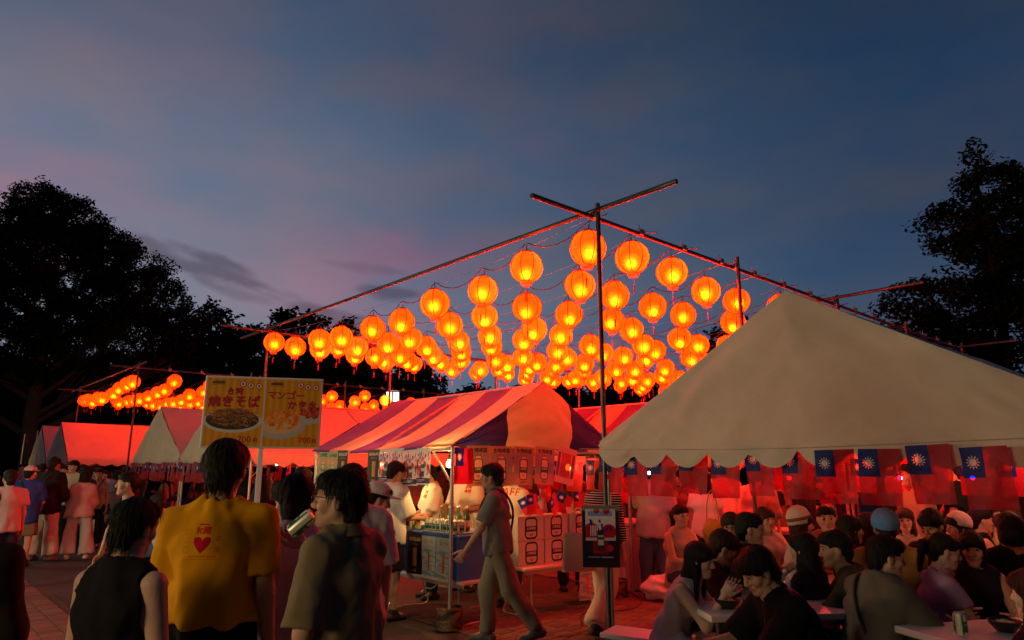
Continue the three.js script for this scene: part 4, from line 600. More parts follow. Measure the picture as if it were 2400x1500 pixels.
const HAIR = {
  short: () => [ELL([0, 0.045, -0.02], [0.086, 0.092, 0.104]), ELL([0, 0.075, 0.035], [0.072, 0.05, 0.062]), CAP([0, -0.02, -0.07], [0, -0.055, -0.06], 0.05, 0.042, { w: [1, 0, 0], kx: 1.25 }), CUT([0, -1, -0.35], [0, -0.085, -0.09], { k: 0.012 }), ...mir((s) => ({ ...ELL([0.085 * s, -0.02, 0.012], [0.035, 0.045, 0.036]), sub: true, k: 0.012 })), { ...ELL([0, -0.045, 0.1], [0.075, 0.092, 0.068]), sub: true, k: 0.014 }],
  fringe: () => [ELL([0, 0.045, -0.018], [0.09, 0.094, 0.108]), ELL([0, 0.06, 0.05], [0.074, 0.055, 0.056]), CAP([0, -0.03, -0.07], [0, -0.08, -0.06], 0.055, 0.045, { w: [1, 0, 0], kx: 1.25 }), CUT([0, -1, -0.3], [0, -0.1, -0.09], { k: 0.012 }), ...mir((s) => ({ ...ELL([0.09 * s, -0.035, 0.012], [0.033, 0.04, 0.034]), sub: true, k: 0.012 })), { ...ELL([0, -0.068, 0.1], [0.074, 0.098, 0.066]), sub: true, k: 0.012 }],
  bob: () => [ELL([0, 0.045, -0.018], [0.092, 0.094, 0.108]), ELL([0, 0.055, 0.05], [0.078, 0.055, 0.056]), ELL([0, -0.045, -0.03], [0.1, 0.11, 0.092]), CUT([0, -1, 0], [0, -0.135, 0], { k: 0.015 }), { ...ELL([0, -0.075, 0.085], [0.066, 0.105, 0.085]), sub: true, k: 0.014 }],
  long: () => [ELL([0, 0.045, -0.018], [0.092, 0.094, 0.108]), ELL([0, 0.058, 0.05], [0.076, 0.052, 0.055]), ELL([0, -0.05, -0.035], [0.098, 0.12, 0.088]), CAP([0, -0.1, -0.07], [0, -0.36, -0.11], 0.062, 0.05, { w: [1, 0, 0], kx: 1.7 }), ...mir((s) => CAP([0.075 * s, -0.08, 0], [0.085 * s, -0.26, 0.02], 0.028, 0.014)), CUT([0, -1, 0], [0, -0.4, 0], { k: 0.02 }), { ...ELL([0, -0.075, 0.085], [0.062, 0.11, 0.085]), sub: true, k: 0.014 }],
  pony: () => [ELL([0, 0.045, -0.02], [0.085, 0.09, 0.104]), ELL([0, 0.066, 0.045], [0.07, 0.045, 0.05]), CAP([0, 0, -0.07], [0, -0.06, -0.06], 0.05, 0.035, { w: [1, 0, 0], kx: 1.3 }), CAP([0, 0.03, -0.12], [0, 0.02, -0.15], 0.028, 0.03), CAP([0, 0.02, -0.15], [0, -0.17, -0.15], 0.034, 0.016, { w: [1, 0, 0], kx: 1.3 }), { ...ELL([0, -0.06, 0.095], [0.072, 0.1, 0.075]), sub: true, k: 0.014 }, ...mir((s) => ({ ...ELL([0.09 * s, -0.03, 0.01], [0.035, 0.045, 0.036]), sub: true, k: 0.012 }))],
  bun: () => [ELL([0, 0.045, -0.02], [0.085, 0.09, 0.104]), ELL([0, 0.066, 0.045], [0.07, 0.045, 0.05]), CAP([0, 0, -0.07], [0, -0.07, -0.06], 0.052, 0.04, { w: [1, 0, 0], kx: 1.3 }), CAP([0, -0.07, -0.1], [0, -0.1, -0.11], 0.032, 0.03), { ...ELL([0, -0.055, 0.095], [0.074, 0.1, 0.075]), sub: true, k: 0.014 }, ...mir((s) => ({ ...ELL([0.09 * s, -0.03, 0.01], [0.035, 0.045, 0.036]), sub: true, k: 0.012 }))],
};
function strands(g, cell, style) {   // loose locks lying over the hair, combed down from the crown
  const n = cell < 0.004 ? 2600 : cell < 0.006 ? 1100 : 0; if (!n) return g;
  const P = g.attributes.position, N = g.attributes.normal, pos = [], nor = [], ix = [];
  for (let k = 0; k < n; k++) {
    const i = Math.floor(rnd(P.count)), p = new V3().fromBufferAttribute(P, i), m = new V3().fromBufferAttribute(N, i); if (m.y < -0.75 || (p.z > 0.035 && p.y < 0.07)) continue;
    const out = new V3(p.x, 0, p.z + 0.03).normalize(), d = new V3(rnd(-0.35, 0.35), -1, rnd(-0.35, 0.35)).addScaledVector(out, p.y > 0.08 ? 1.1 : 0.05); d.addScaledVector(m, -d.dot(m)).normalize(); const s = new V3().crossVectors(d, m).normalize(), L = rnd(0.025, 0.06), w = rnd(0.0012, 0.0026), o = pos.length / 3, lift = rnd(0, 0.0035), fly = rnd() < 0.12 ? rnd(0.004, 0.012) : 0.001;
    for (let q = 0; q <= 4; q++) { const t = q / 4, c = p.clone().addScaledVector(m, lift + 0.0015 + fly * t * t).addScaledVector(d, L * t).addScaledVector(out, -0.006 * t * t * (p.y > 0.05 ? 1 : 0)).add(new V3(0, -0.012 * t * t, 0)), ww = w * (1 - t * 0.85); for (const e of [-1, 1]) { const r = c.clone().addScaledVector(s, e * ww); pos.push(r.x, r.y, r.z); nor.push(m.x + s.x * e * 0.5, m.y + s.y * e * 0.5, m.z + s.z * e * 0.5); } if (q) { const b = o + q * 2; ix.push(b - 2, b - 1, b + 1, b - 2, b + 1, b); } }
  }
  const h = new THREE.BufferGeometry(); h.setAttribute('position', new THREE.Float32BufferAttribute(pos, 3)); h.setAttribute('normal', new THREE.Float32BufferAttribute(nor, 3)); h.setIndex(ix); return mergeGeometries([g, h]);
}
const hairGeo = (style, cell) => once('hair' + style + cell, () => strands(meshField(HAIR[style](), cell, 0.02, (x, y, z) => { const a = Math.atan2(x, z + 0.02); return 0.0045 * noise(a * 7, y * 16, 3) + 0.0035 * noise(a * 20, y * 9, 8) + 0.004 * noise(x * 30, y * 30, z * 30); }), cell, style));
const HATS = {
  cap: () => [ELL([0, 0.058, -0.014], [0.094, 0.084, 0.11]), CUT([0, -1, 0], [0, 0.042, 0], { k: 0.004 }), ELL([0, 0.047, 0.11], [0.072, 0.01, 0.07], { k: 0.008 })],
  beanie: () => [ELL([0, 0.05, -0.022], [0.1, 0.112, 0.116]), CUT([0, -1, 0.25], [0, 0.022, 0], { k: 0.01 }), CAP([-0.06, 0.03, -0.02], [0.06, 0.03, -0.02], 0.03)],
  bucket: () => [ELL([0, 0.058, -0.014], [0.095, 0.08, 0.108]), CUT([0, -1, 0], [0, 0.02, 0], { k: 0.004 }), ELL([0, 0.03, -0.01], [0.15, 0.012, 0.16], { k: 0.02 })],
  band: () => [ELL([0, 0.062, -0.024], [0.1035, 0.1285, 0.1175]), CUT([0, -1, 0.2], [0, 0.05, 0], { k: 0.003 }), CUT([0, 1, -0.2], [0, 0.085, 0], { k: 0.003 })],
  knit: () => [ELL([0, 0.062, -0.024], [0.1, 0.125, 0.114]), CUT([0, -1, 0.2], [0, 0.012, 0], { k: 0.006 })],
};
const hatGeo = (style, cell) => once('hat' + style + cell, () => meshField(HATS[style](), cell, 0.012, style === 'knit' || style === 'beanie' ? (x, y, z) => 0.002 * Math.sin(Math.atan2(x, z) * 40) : null));
function handGeo(curl, side, cell) {
  return once('hand' + curl + side + cell, () => {
    const P = [CAP([0, -0.04, 0], [0, 0.02, 0], 0.025, 0.024), CAP([0, 0.02, 0], [0, 0.075, 0], 0.017, 0.016, { w: [1, 0, 0], kx: 2.25 })];
    [[-0.031, 0.052], [-0.011, 0.066], [0.01, 0.073], [0.031, 0.065]].forEach(([x, L], i) => { let p = [x * side, 0.084, 0.002], a = curl * (0.7 + 0.1 * (3 - i)); const seg = [0.45, 0.31, 0.27]; for (let q = 0; q < 3; q++) { const e = [p[0] + x * side * 0.06, p[1] + Math.cos(a) * L * seg[q], p[2] + Math.sin(a) * L * seg[q]]; P.push(CAP(p, e, 0.0096 - q * 0.0008, 0.0088 - q * 0.0008, { k: 0.004 })); p = e; a += curl * 1.05; } });
    let p = [0.034 * side, 0.028, 0.006], a = 0.5; for (let q = 0; q < 3; q++) { const e = [p[0] + Math.sin(0.75 - curl * 0.3 - q * 0.2) * 0.03 * side, p[1] + Math.cos(0.75) * 0.036, p[2] + (0.006 + curl * 0.016) * (q + 0.5)]; P.push(CAP(p, e, 0.0125 - q * 0.0015, 0.011 - q * 0.0015, { k: 0.008 })); p = e; }
    return meshField(P, cell, 0.01);
  });
}
// ----- skeleton from a pose -----
const rotY = (p, a) => [p[0] * Math.cos(a) + p[2] * Math.sin(a), p[1], -p[0] * Math.sin(a) + p[2] * Math.cos(a)];
function skeleton(o) {
  const k = o.H / 1.7, fem = o.fem, J = { k }, turn = o.turn || 0;
  const legs = { L: o.legL || [[0.06, -1, 0.02], [0.0, -1, -0.05]], R: o.legR || [[0.06, -1, 0.02], [0.0, -1, -0.05]] };
  const drop = ['L', 'R'].map((q) => { const [a, b] = legs[q].map(nrm); return -(a[1] * 0.42 + b[1] * 0.41) * k; });
  const hipY = o.seat !== undefined ? o.seat + 0.105 * k : Math.max(...drop) + 0.085 * k;
  J.hip = [0, hipY, 0];
  const ln = o.lean || [0, 0.02], u = nrm([ln[0], 1, ln[1]]), u2 = nrm([ln[0] * 1.2, 1, ln[1] * 1.25 + (o.hunch || 0)]);
  J.u = u; J.u2 = u2; J.waist = add3(J.hip, u, 0.14 * k); J.chest = add3(J.waist, u2, 0.19 * k); J.neck = add3(J.chest, u2, 0.16 * k);
  const sd = rotY([1, 0, 0], turn); J.sd = sd; const sw = (fem ? 0.152 : 0.178) * k * (o.broad || 1), sh = add3(J.neck, u2, -0.062 * k);
  for (const [q, s] of [['L', 1], ['R', -1]]) {
    J['sh' + q] = add3(sh, sd, s * sw);
    const arm = (o['arm' + q] || [[0.16, -1, -0.02], [0.06, -1, 0.16]]).map((d) => rotY(nrm([d[0] * s, d[1], d[2]]), turn));
    J['el' + q] = add3(J['sh' + q], arm[0], 0.285 * k); J['wr' + q] = add3(J['el' + q], arm[1], 0.245 * k); J['fd' + q] = arm[1];
    J['hp' + q] = add3(J.hip, [s, 0, 0], 0.088 * k);
    const lg = legs[q].map((d) => nrm([d[0] * s, d[1], d[2]])); J['kn' + q] = add3(J['hp' + q], lg[0], 0.42 * k); J['an' + q] = add3(J['kn' + q], lg[1], 0.41 * k);
    J['ft' + q] = nrm([(o.toe ?? 0.15) * s, -Math.max(0, -lg[1][2]) * 0.55, 1]);
  }
  const [hy, hp, hr] = o.head || [0, 0, 0]; J.hs = 1.0 * (fem ? 0.95 : 1) * Math.sqrt(k) * (o.headScale || 1);
  const q = new THREE.Quaternion().setFromEuler(new THREE.Euler(hp, turn * 0.6 + hy, hr, 'YXZ'));
  const hc = add3(add3(J.neck, u2, 0.08 * k), [0, 1, 0], 0.068 * k); const fw = new V3(0, 0, 0.03 + Math.max(0, hp) * 0.05).applyQuaternion(q);
  J.headM = new THREE.Matrix4().compose(new V3(hc[0] + fw.x, hc[1], hc[2] + fw.z), q, new V3(J.hs, J.hs, J.hs)); J.hc = [hc[0] + fw.x, hc[1], hc[2] + fw.z];
  return J;
}
const torso = (J, g, fem, W) => { const k = J.k, X = J.sd, kx = 1.42; return [CAP(add3(J.hip, J.u, -0.02 * k), add3(J.hip, J.u, 0.08 * k), (0.104 + (fem ? 0.006 : 0)) * k * W + g, 0.098 * k * W + g, { w: [1, 0, 0], kx: 1.42 }), CAP(add3(J.hip, J.u, 0.08 * k), J.chest, (fem ? 0.083 : 0.094) * k * W + g, 0.108 * k * W + g, { w: X, kx }), CAP(J.chest, add3(J.neck, J.u2, -0.06 * k), 0.106 * k * W + g, 0.07 * k + g, { w: X, kx: 1.62 }), CAP(J.shL, J.shR, 0.042 * k + g), CAP(add3(add3(J.neck, cross3(X, J.u2), -0.022 * k), J.u2, -0.012 * k), add3(add3(J.neck, cross3(X, J.u2), -0.022 * k), J.u2, -0.06 * k), 0.05 * k + g, 0.07 * k + g), ...mir((s) => CAP(add3(add3(J.neck, X, s * 0.045 * k), J.u2, 0.0), add3(s > 0 ? J.shL : J.shR, X, -s * 0.02), 0.036 * k + g, 0.038 * k + g)), ...(fem ? mir((s) => { const c = add3(add3(J.chest, X, s * 0.065 * k), cross3(X, J.u2), 0.085 * k); return CAP(c, c, 0.05 * k + g, 0.05 * k + g); }) : [])]; };
function bodyGeo(o, J, cell, hcell, simple) {
  const k = J.k, W = o.wide || 1, P = torso(J, -0.006, o.fem, W), hs = [];
  P.push(CAP(add3(J.neck, J.u2, -0.05 * k), add3(J.hc, [0, 1, 0], -0.06 * k), 0.056 * k, 0.05 * k));
  for (const q of ['L', 'R']) { P.push(CAP(J['sh' + q], J['el' + q], 0.05 * k * W, 0.038 * k * W), CAP(J['el' + q], J['wr' + q], 0.039 * k * W, 0.025 * k), CAP(J['hp' + q], J['kn' + q], 0.084 * k * W, 0.054 * k * W), CAP(J['kn' + q], J['an' + q], 0.053 * k, 0.036 * k), CAP(add3(J['kn' + q], sub3(J['an' + q], J['kn' + q]), 0.12), add3(add3(J['kn' + q], sub3(J['an' + q], J['kn' + q]), 0.45), [0, 0, -1], 0.016 * k), 0.045 * k, 0.046 * k), CAP(J['an' + q], add3(add3(J['an' + q], J['ft' + q], 0.12 * k), [0, -1, 0], 0.035 * k), 0.035 * k, 0.025 * k)); }
  const list = [meshField(P, cell, 0.022)]; const hd = headGeo(hcell).clone(); hd.applyMatrix4(J.headM); list.push(hd);
  for (const [q, s] of [['L', 1], ['R', -1]]) {
    const y = new V3(...(o['hd' + q] || J['fd' + q])).normalize(), hint = new V3(...(o['palm' + q] || [-s, 0.1, 0.15])); let z = hint.sub(y.clone().multiplyScalar(hint.dot(y))); if (z.length() < 0.1) z = new V3(0, 0, 1).sub(y.clone().multiplyScalar(y.z)); z.normalize(); const x = new V3().crossVectors(y, z);
    // the thumb lies on the side of the hand turned forward
    const th = x.dot(new V3(0, 0.3, 1)) >= 0 ? 1 : -1; const m = new THREE.Matrix4().makeBasis(x, y, z); m.setPosition(...J['wr' + q]); m.scale(new V3(k, k, k)); J['hand' + q] = m;
    const g = handGeo(o['curl' + q] ?? 0.35, th, Math.max(0.0042, hcell)).clone(); g.applyMatrix4(m); list.push(g);
  }
  const out = list.map((g) => { if (!g.attributes.color) g.setAttribute('color', new THREE.BufferAttribute(new Float32Array(g.attributes.position.count * 3).fill(1), 3)); return g; });
  return mergeGeometries(out);
}
const fold = (sd, amp, J) => (x, y, z) => { const rg = (q) => 1 - 2.2 * Math.abs(q); const a = Math.atan2(x, z), low = smooth(J.chest[1] + 0.05, J.hip[1] - 0.1, y); return amp * (0.55 * noise(x * 8 + sd, y * 5.5, z * 8) + 0.35 * noise(x * 18 + sd, y * 11 + x * 12, z * 18) - 0.3 * Math.max(0, rg(noise(x * 6 + y * 5 + sd, y * 6 - x * 3, z * 6 + 3))) ** 2 + (0.3 + low) * 0.5 * Math.sin(a * 6 + noise(x * 4, y * 3 + sd, z * 4) * 5)); };
function topGeo(o, J, cell) {
  const k = J.k, T = o.top, g = T.g ?? 0.018, W = o.wide || 1, hem = T.hem ?? 0.1, P = torso(J, g, o.fem, W);
  const hp = add3(J.hip, J.u, -(hem) * k); P.push(CAP(J.waist, hp, 0.106 * k * W + g, (0.122 + (T.flare || 0)) * k * W + g, { w: [1, 0, 0], kx: 1.42 }));
  if (o.seat !== undefined) P.push(CAP(J.hip, add3(J.hip, [0, 0, 1], 0.06), 0.11 * k + g, 0.1 * k + g, { w: [1, 0, 0], kx: 1.3 }));
  const sl = T.sleeve ?? 0.62;
  for (const q of ['L', 'R']) if (sl > 0) { const a = J['sh' + q], b = J['el' + q], e = add3(a, sub3(b, a), Math.min(1, sl)), n = nrm(sub3(b, a)); P.push(CAP(a, add3(e, n, 0.02), 0.047 * k * W + g, (sl > 1 ? 0.044 : 0.058) * k * W + g * 1.1, sl > 1 ? {} : { clip: [...e, ...n] })); if (sl > 1) { const c = J['wr' + q], f = add3(b, sub3(c, b), Math.min(0.98, sl - 1)), m = nrm(sub3(c, b)); P.push(CAP(b, add3(f, m, 0.02), 0.05 * k * W + g, 0.04 * k + g, { clip: [...f, ...m] })); } }
  P.push(CUT(nrm([-J.u[0], -J.u[1], -J.u[2]]), hp, { k: 0.006 }));
  const nk = add3(J.neck, J.u2, 0.035 * k), nb = add3(J.neck, J.u2, -0.02 * k); P.push({ ...CAP(nb, add3(J.hc, [0, 1, 0], 0.05), (T.neck ?? 0.062) * k, 0.085 * k), sub: true, k: 0.008 });
  if (T.deep) P.push({ ...CAP(nb, add3(add3(nb, cross3(J.sd, J.u2), 0.1 * k), J.u2, -T.deep), 0.05 * k, 0.03 * k), sub: true, k: 0.01 });
  if (sl <= 0) for (const [q, s] of [['L', 1], ['R', -1]]) P.push({ ...CAP(add3(J['sh' + q], J.sd, s * 0.02), add3(J['el' + q], J.sd, s * 0.01), 0.068 * k, 0.05 * k), sub: true, k: 0.012 });
  return meshField(P, cell, 0.024, fold(o.sd || 0, T.amp ?? 0.015, J));
}
function bottomGeo(o, J, cell) {
  const k = J.k, B = o.bottom, W = o.wide || 1, g = B.g ?? 0.014, P = [CAP(add3(J.hip, J.u, -0.03 * k), add3(J.hip, J.u, 0.1 * k), 0.1 * k * W + g, 0.09 * k * W + g * 0.3, { w: [1, 0, 0], kx: 1.4 })];
  if (B.type === 'skirt') { const f = o.seat !== undefined; for (const q of ['L', 'R']) { P.push(CAP(J['hp' + q], J['kn' + q], 0.082 * k + g, 0.075 * k + g)); const e = add3(J['kn' + q], sub3(J['an' + q], J['kn' + q]), B.len ?? 0.75); P.push(CAP(J['kn' + q], e, 0.075 * k + g, 0.1 * k + g, { clip: [...e, ...nrm(sub3(J['an' + q], J['kn' + q]))] })); } return meshField(P, cell, 0.09, fold((o.sd || 0) + 4, 0.016, J)); }
  for (const q of ['L', 'R']) {
    if (B.type === 'shorts') { const e = add3(J['hp' + q], sub3(J['kn' + q], J['hp' + q]), B.len ?? 0.85); P.push(CAP(J['hp' + q], e, 0.084 * k * W + g, 0.085 * k * W + g, { clip: [...e, ...nrm(sub3(J['kn' + q], J['hp' + q]))] })); }
    else { P.push(CAP(J['hp' + q], J['kn' + q], 0.082 * k * W + g, 0.064 * k * W + g * 1.4)); const e = add3(J['kn' + q], sub3(J['an' + q], J['kn' + q]), B.len ?? 0.97); P.push(CAP(J['kn' + q], e, 0.064 * k * W + g * 1.4, (0.048 + (B.wide || 0)) * k + g * 1.2, { clip: [...e, ...nrm(sub3(J['an' + q], J['kn' + q]))] })); }
  }
  return meshField(P, cell, 0.028, fold((o.sd || 0) + 9, B.amp ?? 0.014, J));
}
const shoeGeo = (J, q, cell) => { const k = J.k, f = J['ft' + q], a = J['an' + q], dn = [0, -1, 0], heel = add3(add3(a, f, -0.045 * k), dn, 0.045 * k), toe = add3(add3(a, f, 0.15 * k), dn, 0.052 * k), up = cross3(f, nrm(cross3([0, 1, 0], f))); return meshField([CAP(heel, toe, 0.042 * k, 0.032 * k, { w: nrm(cross3([0, 1, 0], f)), kx: 1.15 }), CAP(add3(a, dn, -0.015), add3(add3(a, f, 0.05 * k), dn, 0.03), 0.044 * k, 0.04 * k), CUT([-up[0], -up[1], -up[2]], add3(add3(a, dn, 0.0), up, -0.083 * k), { k: 0.006 })], cell, 0.02); };
// ----- materials -----
const fabricBump = dataTex(128, 128, (u, w) => { const n = 128 + 40 * Math.sin(u * 128 * 3.14159 / 2) * Math.sin(w * 128 * 3.14159 / 2) + 40 * tn(u, w, 30); return [n, n, n]; }, false);
const matCache = {}; const fab = (c, o = {}) => matCache[c.join() + JSON.stringify(o)] ||= phys(c, 0.95, { specularIntensity: 0.25, ...o });
const skinM = (c) => matCache['skin' + c.join()] ||= phys(c, 0.55, { vertexColors: true, specularIntensity: 0.5 });
const hairM = (c) => matCache['hair' + c.join()] ||= phys(c, 0.72, { specularIntensity: 0.4, side: THREE.DoubleSide });
const SKIN = [[0.52, 0.30, 0.2], [0.46, 0.26, 0.17], [0.58, 0.36, 0.26], [0.4, 0.22, 0.14]], BLACK = [0.012, 0.01, 0.009], BROWN = [0.04, 0.02, 0.012];
let people = 0;
function person(o) {
  o = { H: 1.68, ...o }; const [x, y, z] = o.at, dist = Math.hypot(x, z), R = o.res || 1, snap = (q, l) => l.find((e) => e >= q) || l[l.length - 1];
  const cell = snap(dist * 0.0026 * R, [0.009, 0.012, 0.016, 0.022, 0.03]), hcell = snap(dist * 0.001 * R, [0.0034, 0.005, 0.007, 0.011]);
  const G = thing('person', o.label, 'person', [x, y || 0, z], o.face, o.group), J = skeleton(o); people++;
  const key = JSON.stringify([o.H, o.fem, o.seat, o.lean, o.hunch, o.turn, o.head, o.armL, o.armR, o.legL, o.legR, o.wide, o.curlL, o.curlR, o.palmL, o.palmR, o.broad, cell, hcell]), sk = o.skin || SKIN[people % 4];
  const body = obj('body', once('b' + key, () => bodyGeo(o, J, cell, hcell)), skinM(sk), G); if (!J.handL) Object.assign(J, made['j' + key]); else made['j' + key] = { handL: J.handL, handR: J.handR };
  if (o.top) { const g = once('t' + key + JSON.stringify([o.top.g, o.top.hem, o.top.sleeve, o.top.neck, o.top.deep, o.top.flare]), () => topGeo(o, J, cell)); let m = fab(o.top.c, o.top.mat); let gg = g; if (o.top.print) { gg = printUV(g.clone(), J, o.top.print); m = phys(0xffffff, 0.95, { map: o.top.print.tex, specularIntensity: 0.25 }); } obj(o.top.name || 'shirt', gg, m, G); }
  if (o.bottom) obj(o.bottom.type === 'skirt' ? 'skirt' : o.bottom.type === 'shorts' ? 'shorts' : 'trousers', once('p' + key + JSON.stringify(o.bottom) + o.sd, () => bottomGeo(o, J, cell)), fab(o.bottom.c), G);
  if (o.shoes) for (const q of ['L', 'R']) obj('shoe', once('s' + key + q, () => shoeGeo(J, q, Math.min(cell, 0.012))), std(o.shoes, 0.6), G);
  const local = (name, g, m) => { const h = obj(name, g, m, G); h.applyMatrix4(J.headM); return h; };
  if (o.hair) local('hair', hairGeo(o.hair, hcell), hairM(o.hairC || BLACK));
  if (o.hat) local(o.hat, hatGeo(o.hat, hcell), fab(o.hatC));
  if (o.hat === 'knit') local('hat_band', hatGeo('band', hcell), fab([0.2, 0.08, 0.06]));
  if (o.glasses) local('glasses', [...mir((s) => new THREE.TorusGeometry(0.022, 0.0018, 6, 20).translate(0.031 * s, 0.008, 0.102)).flat(), rod([-0.01, 0.012, 0.104], [0.01, 0.012, 0.104], 0.0018), ...mir((s) => rod([0.053 * s, 0.014, 0.1], [0.08 * s, 0.01, -0.01], 0.0022))], std([0.015, 0.015, 0.015], 0.3));
  if (o.top?.collar) { const f = cross3(J.sd, J.u2), b = add3(J.neck, J.u2, 0.0); obj('collar', sheet(28, 4, (u, q) => { const a = u * 5.4 + 1.57 + 0.44, r = (0.064 + 0.034 * q * q) * J.k + 0.006, h = (0.055 - 0.05 * q * q) * J.k; return add3(add3(add3(b, J.sd, Math.cos(a) * r * 1.08), f, Math.sin(a) * r), J.u2, h); }), fab(o.top.c, { side: THREE.DoubleSide }), G); }
  if (o.strap) { const f = cross3(J.sd, J.u2), b = 0.16 * J.k, s = o.strap; obj('bag_strap', tube([add3(add3(J.hip, J.sd, -0.17 * s), f, 0.08), add3(J.chest, f, b - 0.005), add3(add3(J.neck, J.sd, 0.09 * s), f, 0.05), add3(add3(J.neck, J.sd, 0.1 * s), J.u2, 0.03), add3(add3(J.neck, J.sd, 0.09 * s), f, -0.09), add3(J.chest, f, -b), add3(add3(J.hip, J.sd, -0.17 * s), f, -0.09)], 0.012, 40, 5), std([0.015, 0.014, 0.014], 0.7), G); }
  G.updateMatrixWorld(true);
  return { G, J, w: (p) => new V3(...p).applyMatrix4(G.matrixWorld), hand: (q, p) => new V3(...p).applyMatrix4(J['hand' + q]).applyMatrix4(G.matrixWorld), handQ: (q) => new THREE.Quaternion().setFromRotationMatrix(new THREE.Matrix4().multiplyMatrices(G.matrixWorld, J['hand' + q])) };
}
function printUV(g, J, pr) {
  const p = g.attributes.position, n = g.attributes.normal, uv = new Float32Array(p.count * 2), f = cross3(J.sd, J.u2), back = pr.side === 'back' ? -1 : 1;
  for (let i = 0; i < p.count; i++) { const q = sub3([p.getX(i), p.getY(i), p.getZ(i)], J.chest), nn = [n.getX(i), n.getY(i), n.getZ(i)], lx = dot3(q, J.sd) * back; uv[2 * i] = dot3(nn, f) * back > 0.05 ? 0.5 + lx : lx < 0 ? 0.03 : 0.97; uv[2 * i + 1] = 0.5 + dot3(q, J.u2); }
  g.setAttribute('uv', new THREE.BufferAttribute(uv, 2)); return g;
}
// ---------- people ----------
const spot = (px, depth, y = 0, row = 1200) => [depth * (px - 1200) / 1600 / (0.9775 + (row - 750) / 1600 * 0.2108), y, -depth];
const LEFT = -Math.PI / 2, AWAY = Math.PI, RIGHT = Math.PI / 2, NEAR = 0;
const white = [0.72, 0.7, 0.66], black = [0.014, 0.013, 0.014], cream = [0.6, 0.52, 0.4], navy = [0.02, 0.025, 0.06], jean = [0.06, 0.09, 0.16], khaki = [0.2, 0.15, 0.09], grey = [0.22, 0.21, 0.2];
const pants = (c, o) => ({ type: 'pants', c, ...o }), SITL = { legL: [[0.16, -0.1, 1], [0.02, -1, 0.08]], legR: [[0.14, -0.12, 1], [0.03, -1, -0.1]] };
const tex = (f) => canvasTex(512, 512, f);
const yellowTee = canvasTex(1024, 1024, (x) => {
  x.fillStyle = '#cf8f0c'; x.fillRect(0, 0, 1024, 1024); x.translate(496, 500); x.scale(0.82, 0.82); x.translate(-257, -248);
  const r = '#b02a1c'; x.fillStyle = r; x.fillRect(228, 142, 58, 7); glyphs(x, '和願', 214, 156, 40, 5.5, r, 1.06);
  x.beginPath(); x.moveTo(257, 288); x.bezierCurveTo(200, 244, 200, 208, 229, 208); x.bezierCurveTo(247, 208, 255, 220, 257, 228); x.bezierCurveTo(259, 220, 267, 208, 285, 208); x.bezierCurveTo(314, 208, 314, 244, 257, 288); x.fillStyle = '#b3122a'; x.fill();
  x.globalAlpha = 0.75; glyphs(x, '台湾', 322, 196, 32, 3.4, '#b8431c', 1.9, true); x.globalAlpha = 0.45; x.strokeStyle = '#b8431c'; x.lineWidth = 3; x.strokeRect(158, 172, 34, 24); x.strokeRect(164, 214, 22, 22); x.strokeRect(162, 256, 24, 30); x.beginPath(); x.moveTo(180, 318); x.lineTo(346, 318); x.stroke(); for (let k = 0; k < 9; k++) x.fillRect(196 + k * 16, 300, 9, 8);
});
const staffFront = tex((x) => { x.fillStyle = '#ded8cc'; x.fillRect(0, 0, 512, 512); glyphs(x, '台湾', 278, 196, 22, 4, '#c8371e'); glyphs(x, '啤酒', 278, 222, 22, 4, '#c8371e'); });
const staffBack = tex((x) => { x.fillStyle = '#ded8cc'; x.fillRect(0, 0, 512, 512); text(x, 'STAFF', 256, 216, 'bold 62px sans-serif', '#c8371e'); text(x, '*  *', 256, 250, '24px sans-serif', '#c8371e'); });
const darkTee = tex((x) => { x.fillStyle = '#141213'; x.fillRect(0, 0, 512, 512); x.fillStyle = '#b9aca8'; x.beginPath(); x.moveTo(226, 170); x.lineTo(250, 160); x.lineTo(300, 330); x.lineTo(288, 332); x.closePath(); x.fill(); x.fillStyle = '#8a3a34'; x.fillRect(232, 176, 18, 26); });
// --- near people ---
person({ at: spot(513, 3.1), face: AWAY + 0.04, H: 1.76, label: 'person in a yellow T-shirt with red heart print seen from behind', skin: SKIN[1], sd: 3, broad: 1.0, top: { c: [0.62, 0.28, 0.01], print: { tex: yellowTee, side: 'back' }, hem: -0.03, g: 0.016, sleeve: 0.74, amp: 0.016 }, bottom: pants(black), shoes: black, hair: 'short', head: [0.05, 0.06, 0.0], armL: [[0.14, -1, 0.2], [-0.05, -0.6, 0.75]], armR: [[0.13, -1, 0], [0.1, -1, 0.1]] });
person({ at: spot(298, 2.62), headScale: 0.9, face: AWAY - 0.2, H: 1.53, fem: true, label: 'person in a black sleeveless top with short dark hair seen from behind', skin: SKIN[2], top: { c: black, sleeve: 0, hem: 0.08, g: 0.012 }, bottom: pants(black), shoes: black, hair: 'short', head: [-0.15, 0.1, 0.05], armL: [[0.14, -1, 0.05], [0.02, -1, 0.25]], armR: [[0.16, -1, 0.05], [0, -0.9, 0.4]] });
const drinker = person({ at: spot(815, 2.95), face: LEFT - 0.42, H: 1.625, label: 'person in olive shirt and glasses drinking from a white beer can', skin: SKIN[0], sd: 7, glasses: true, top: { c: [0.19, 0.145, 0.085], collar: true, g: 0.028, sleeve: 0.95, hem: 0.16, amp: 0.017 }, bottom: pants([0.07, 0.06, 0.05]), shoes: black, hair: 'short', head: [0.46, -0.08, 0], armR: [[0.18, -0.62, 0.7], [-0.32, 0.72, 0.62]], curlR: 0.75, palmR: [0.5, 0.2, -0.6], armL: [[0.16, -1, 0.02], [0.04, -1, 0.2]] });
